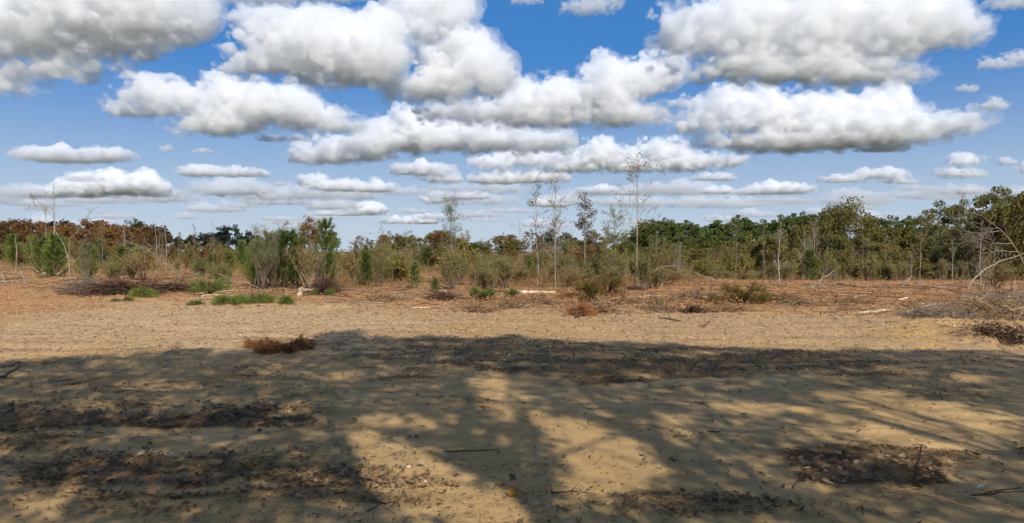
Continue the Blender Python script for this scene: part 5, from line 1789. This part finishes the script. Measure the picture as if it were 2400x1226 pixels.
D_ = CAMZ * F / (1138 - HOR)
s = MB()
Qx = np.array([[0, 0, -.03], [.02, .01, .12], [.035, .0, .16], [.06, .01, .27]]) * 1.0
tubes(s, Qx[None], np.array([[.007, .006, .006, .004]]), 6)
tubes(s, np.array([[[.055, .01, .262], [.03, .02, .268], [.0, .03, .262]], [[.06, .01, .268], [.075, .0, .262], [.085, .0, .25]]]), np.array([[.004, .003, .002]] * 2), 4)
o = link('upright_twig', s.mesh('upright_twig', M['bark_brown']))
o.location = ((2146 - 1200) / F * D_, D_, hz((2146 - 1200) / F * D_, D_))
tag(o, 'thin reddish twig standing upright in the leaf pile at the lower right', 'twig')
for i, (pts, r, lab) in enumerate([
    ([(2278, 1166), (2340, 1157), (2400, 1150)], .006, 'long dark twig lying at the lower right edge, upper of two'),
    ([(2290, 1168), (2350, 1162), (2410, 1158)], .005, 'long dark twig lying at the lower right edge, lower of two'),
    ([(1860, 1150), (1870, 1136), (1900, 1128)], .005, 'bent tan twig left of the leaf pile'),
    ([(1295, 1160), (1340, 1156), (1380, 1160)], .007, 'dark twig lying across the shadow at the bottom centre'),
    ([(840, 1130), (870, 1136), (900, 1140)], .005, 'thin curved twig left of the bottom trunk shadow'),
    ([(860, 1208), (890, 1190), (925, 1186)], .005, 'forked twig beside the bottom trunk shadow'),
    ([(780, 1174), (815, 1170)], .006, 'rusty short twig at the bottom left of centre'),
    ([(1040, 1062), (1100, 1060), (1170, 1058)], .006, 'long thin twig lying across the middle shadow'),
    ([(475, 948), (490, 940), (505, 936)], .006, 'small pale-lit twig left of centre in the dapple'),
    ([(1660, 1016), (1690, 1014)], .008, 'dark twig at the upper right of the middle sunny patch'),
    ([(1570, 1078), (1585, 1085)], .01, 'short dark bark piece on the sand'),
    ([(200, 1175), (245, 1170)], .008, 'dark bark strip lying at the lower left'),
    ([(400, 1175), (440, 1162)], .01, 'dark bark strip right of the lower left one'),
    ([(1555, 905), (1570, 912), (1578, 916)], .006, 'thin twig in the shade near the middle'),
    ([(2070, 752), (2110, 760)], .01, 'dark stick on the ochre earth'),
    ([(1630, 942), (1665, 952)], .007, 'dark twig on the sand right of centre'),
]):
    twig('twig', pts, r, lab)


# ------------------------------------------------------------------ the oaks behind the viewer that throw the shade
def gp(px, row_):
    d = CAMZ * F / (row_ - HOR)
    return (px - 1200) / F * d, d


SHX = [-900, -300, 0, 150, 300, 450, 560, 640, 720, 800, 900, 1100, 1200, 1400, 1600, 1800, 2000, 2200, 2400, 2800, 3300]
SHY = [860, 850, 850, 838, 826, 818, 824, 826, 800, 778, 782, 786, 790, 806, 812, 826, 826, 826, 836, 840, 850]
LIT = [(260, 832, 90, 9), (250, 852, 60, 6), (60, 880, 70, 8), (125, 912, 26, 6), (330, 905, 70, 12), (200, 948, 70, 10), (480, 935, 60, 8), (340, 940, 40, 6), (440, 900, 60, 6), (640, 858, 70, 8), (800, 882, 60, 10), (1070, 868, 36, 7), (960, 848, 30, 5),
       (130, 1042, 60, 8), (110, 1170, 110, 34), (40, 1200, 60, 30), (700, 960, 50, 12), (760, 1000, 50, 16), (870, 1060, 60, 26), (950, 1120, 120, 60), (1080, 1180, 140, 50), (1200, 1200, 110, 40), (900, 985, 50, 10), (830, 1020, 60, 14), (1010, 985, 60, 12), (690, 1055, 40, 12), (720, 1140, 50, 16),
       (1180, 930, 60, 20), (1210, 965, 50, 22), (1160, 900, 60, 12), (1320, 1000, 90, 22), (1390, 1050, 110, 30), (1450, 1100, 110, 34), (1400, 1140, 110, 30), (1500, 1150, 60, 14), (1330, 885, 70, 8), (1500, 880, 50, 8), (1400, 930, 60, 6), (1560, 990, 60, 16), (1600, 1020, 60, 16), (1740, 955, 90, 14), (1760, 1090, 50, 18),
       (1900, 960, 70, 10), (2000, 925, 130, 12), (2120, 955, 150, 18), (2200, 1000, 160, 30), (2100, 1000, 120, 24), (2300, 1050, 120, 28), (2150, 1050, 120, 20), (2050, 1080, 60, 14), (1900, 1010, 50, 14), (1850, 1130, 70, 18), (2120, 875, 60, 8), (2300, 890, 60, 6), (1660, 830, 120, 5), (1400, 838, 80, 5), (2360, 980, 60, 14), (1980, 1170, 50, 12), (2180, 1100, 50, 12)]


def shade_amount(x, y):
    px, py = uv(x, y)
    w1 = fbm2(x * .8, y * .8, 3, 101)
    edge = np.interp(px, SHX, SHY) + 5 * w1 + 5 * fbm2(x * 2.2, y * 2.2, 2, 103)
    s = sst(-3, 6, py - edge)
    l = ell(px + 12 * w1, py + 4 * w1, [(a, b, c * (.8 if a < 700 else (1.2 if b > 890 else 1.0)), d_ * (.8 if a < 700 else (1.2 if b > 890 else 1.0))) for a, b, c, d_ in LIT], .3)
    s = s * (1 - l)
    return np.where(y < 4.2, .75, s)


rt = np.random.default_rng(9)
TR = [(1.75, -3.0, 9.0, .11), (3.05, -3.7, 8.0, .17), (5.0, -4.2, 8.5, .13), (-3.2, -4.0, 8.0, .26), (9.5, -5.0, 8.0, .24), (-9.5, -5.5, 8.5, .24), (7.2, -2.6, 7.5, .12)]
gx, gy = np.meshgrid(np.arange(-15, 17, .17), np.arange(2.0, 15.5, .17), indexing='ij')
gx = gx.ravel() + rt.uniform(-.1, .1, gx.size)
gy = gy.ravel() + rt.uniform(-.1, .1, gy.size)
keep = (shade_amount(gx, gy) * np.where(gy < 7, .93, 1)) > np.where(gy > 7.5, rt.uniform(.2, .4, gx.size), rt.uniform(.4, .6, gx.size))
gx, gy = gx[keep], gy[keep]
cot = math.cos(SUN_EL) / math.sin(SUN_EL)
lo_h = np.maximum((gy + 1.2) / (cot * math.cos(SUN_AZ)), 6.2)
hh = lo_h + rt.uniform(.0, 1.0, len(gx)) ** 1.5 * 3.2
CP = np.stack([gx, gy, np.zeros_like(gx)], -1) + SD[None] * (hh / SD[2])[:, None]
own = np.argmin(np.stack([np.hypot(CP[:, 0] - t[0], (CP[:, 1] - t[1]) * .6) for t in TR]), 0)
for k, (bx, by, th, tr) in enumerate(TR):
    rng = np.random.default_rng(900 + k)
    C = CP[own == k]
    root = empty('shade_oak', (bx, by, hz(bx, by)), '', 'tree', 'tall oaks behind the viewer')
    root['label'] = ['slim oak behind the viewer throwing the leftmost trunk shadow', 'stout forked oak throwing the broad forked shadow at bottom centre', 'oak throwing the shadow band right of the bottom centre',
                     'oak shading the lower left of the clearing', 'oak shading the right edge of the clearing', 'oak shading the far left of the clearing', 'thin tree throwing the dapple near the upright twig'][k]
    O = np.array([bx, by, hz(bx, by)])
    s, c = MB(), MB()
    T, TRr = leader(th, rng, tr, .008, 8, -.2)
    TRr = (tr * np.linspace(1, .55, 8))[None]
    tubes(s, T, TRr, 8)
    if len(C):
        # limbs towards clusters of the crown
        nlimb = min(16, max(5, len(C) // 60))
        tgt = C[rng.choice(len(C), nlimb, replace=False)] - O
        st_i = rng.uniform(.85, 1.0, nlimb)
        st = np.stack([np.interp(st_i, np.linspace(0, 1, 8), T[0, :, j]) for j in range(3)], -1)
        q = np.linspace(0, 1, 6)[None, :, None]
        tgt[:, 2] = np.maximum(tgt[:, 2], st[:, 2] + .6)
        Lm = st[:, None] * (1 - q) + tgt[:, None] * q + np.array([0, 0, .8]) * np.sin(q * math.pi) * .6
        Lm[:, 1:] += rng.normal(0, .12, (nlimb, 5, 3))
        LR = np.tile(np.linspace(tr * .3, .012, 6), (nlimb, 1))
        tubes(s, Lm, LR, 5)
        P2, R2 = sub(Lm, LR, 6, rng, 1.4, t=(.3, 1), angle=.7, up=.1, K=4, rr=.45, wob=.2)
        tubes(s, P2, np.maximum(R2, .01), 3)
        n = 13
        Q = np.repeat(C - O, n, 0) + rdir(len(C) * n, rng) * (rng.uniform(0, 1, len(C) * n) ** .5 * .24)[:, None]
        cards(c, Q, rng.uniform(.09, .17, len(Q)), rng, .7)
        link('crown', c.mesh('crown', M['olive']), root)
    if k == 1:
        # the fork whose shadow splits at the bottom centre
        for pts in ([(1290, 1165, 7.2), (1180, 1110, 8.0), (1060, 1060, 8.9), (900, 1000, 10.)], [(1290, 1165, 7.2), (1262, 1080, 8.3), (1245, 1010, 9.3), (1205, 925, 10.8)], [(1300, 1195, 6.6), (1150, 1120, 7.6), (1000, 1060, 8.6)]):
            Pq = []
            for (a, b, hgt) in pts:
                X, Y = gp(a, b)
                Pq.append(np.array([X, Y, 0]) + SD * (hgt / SD[2]) - O)
            Pq = np.array(Pq)
            tubes(s, Pq[None], np.linspace(tr * .5, .05, len(Pq))[None], 6)
    if k == 2:
        for pts in ([(1640, 1130, 7.5), (1560, 1070, 8.3), (1480, 1000, 9.3), (1330, 960, 10.3)], [(1560, 1070, 8.3), (1530, 1000, 9.4), (1500, 940, 10.5)]):
            Pq = []
            for (a, b, hgt) in pts:
                X, Y = gp(a, b)
                Pq.append(np.array([X, Y, 0]) + SD * (hgt / SD[2]) - O)
            Pq = np.array(Pq)
            tubes(s, Pq[None], np.linspace(.085, .03, len(Pq))[None], 6)
    link('trunk', s.mesh('trunk', M['bark_brown']), root)
for i, (kd, x, y, sc_, lab) in enumerate([('brown_oak', -20, -13, 1.2, 'brown oak added behind the viewer, far left of the shading oaks'), ('olive_tree', -13, -15, 1.3, 'olive tree added behind the viewer, left of the shading oaks'), ('brown_oak', -6, -14, 1.2, 'brown oak added directly behind the stout forked oak'),
                                          ('olive_tree', 1, -16, 1.3, 'olive tree added behind the viewer in line with the clearing'), ('brown_oak', 8, -15, 1.25, 'brown oak added behind the viewer, slightly to the right'), ('olive_tree', 15, -14, 1.3, 'olive tree added behind the viewer to the right'), ('brown_oak', 23, -12, 1.2, 'brown oak added behind the viewer, far right of the shading oaks')]):
    sm, cm, h, w = LIB[kd][i % 3]
    o = empty('sky_block_tree', (x, y, hz(x, y)), lab, 'tree', 'trees added behind the viewer to block sky light', float(RNG.uniform(0, 6)), (sc_ * 1.2, sc_ * 1.2, sc_))  # unseen trees added to block sky light and deepen the foreground shade
    link('trunk', sm, o)
    link('crown', cm, o)
print('all', time.time() - T0)
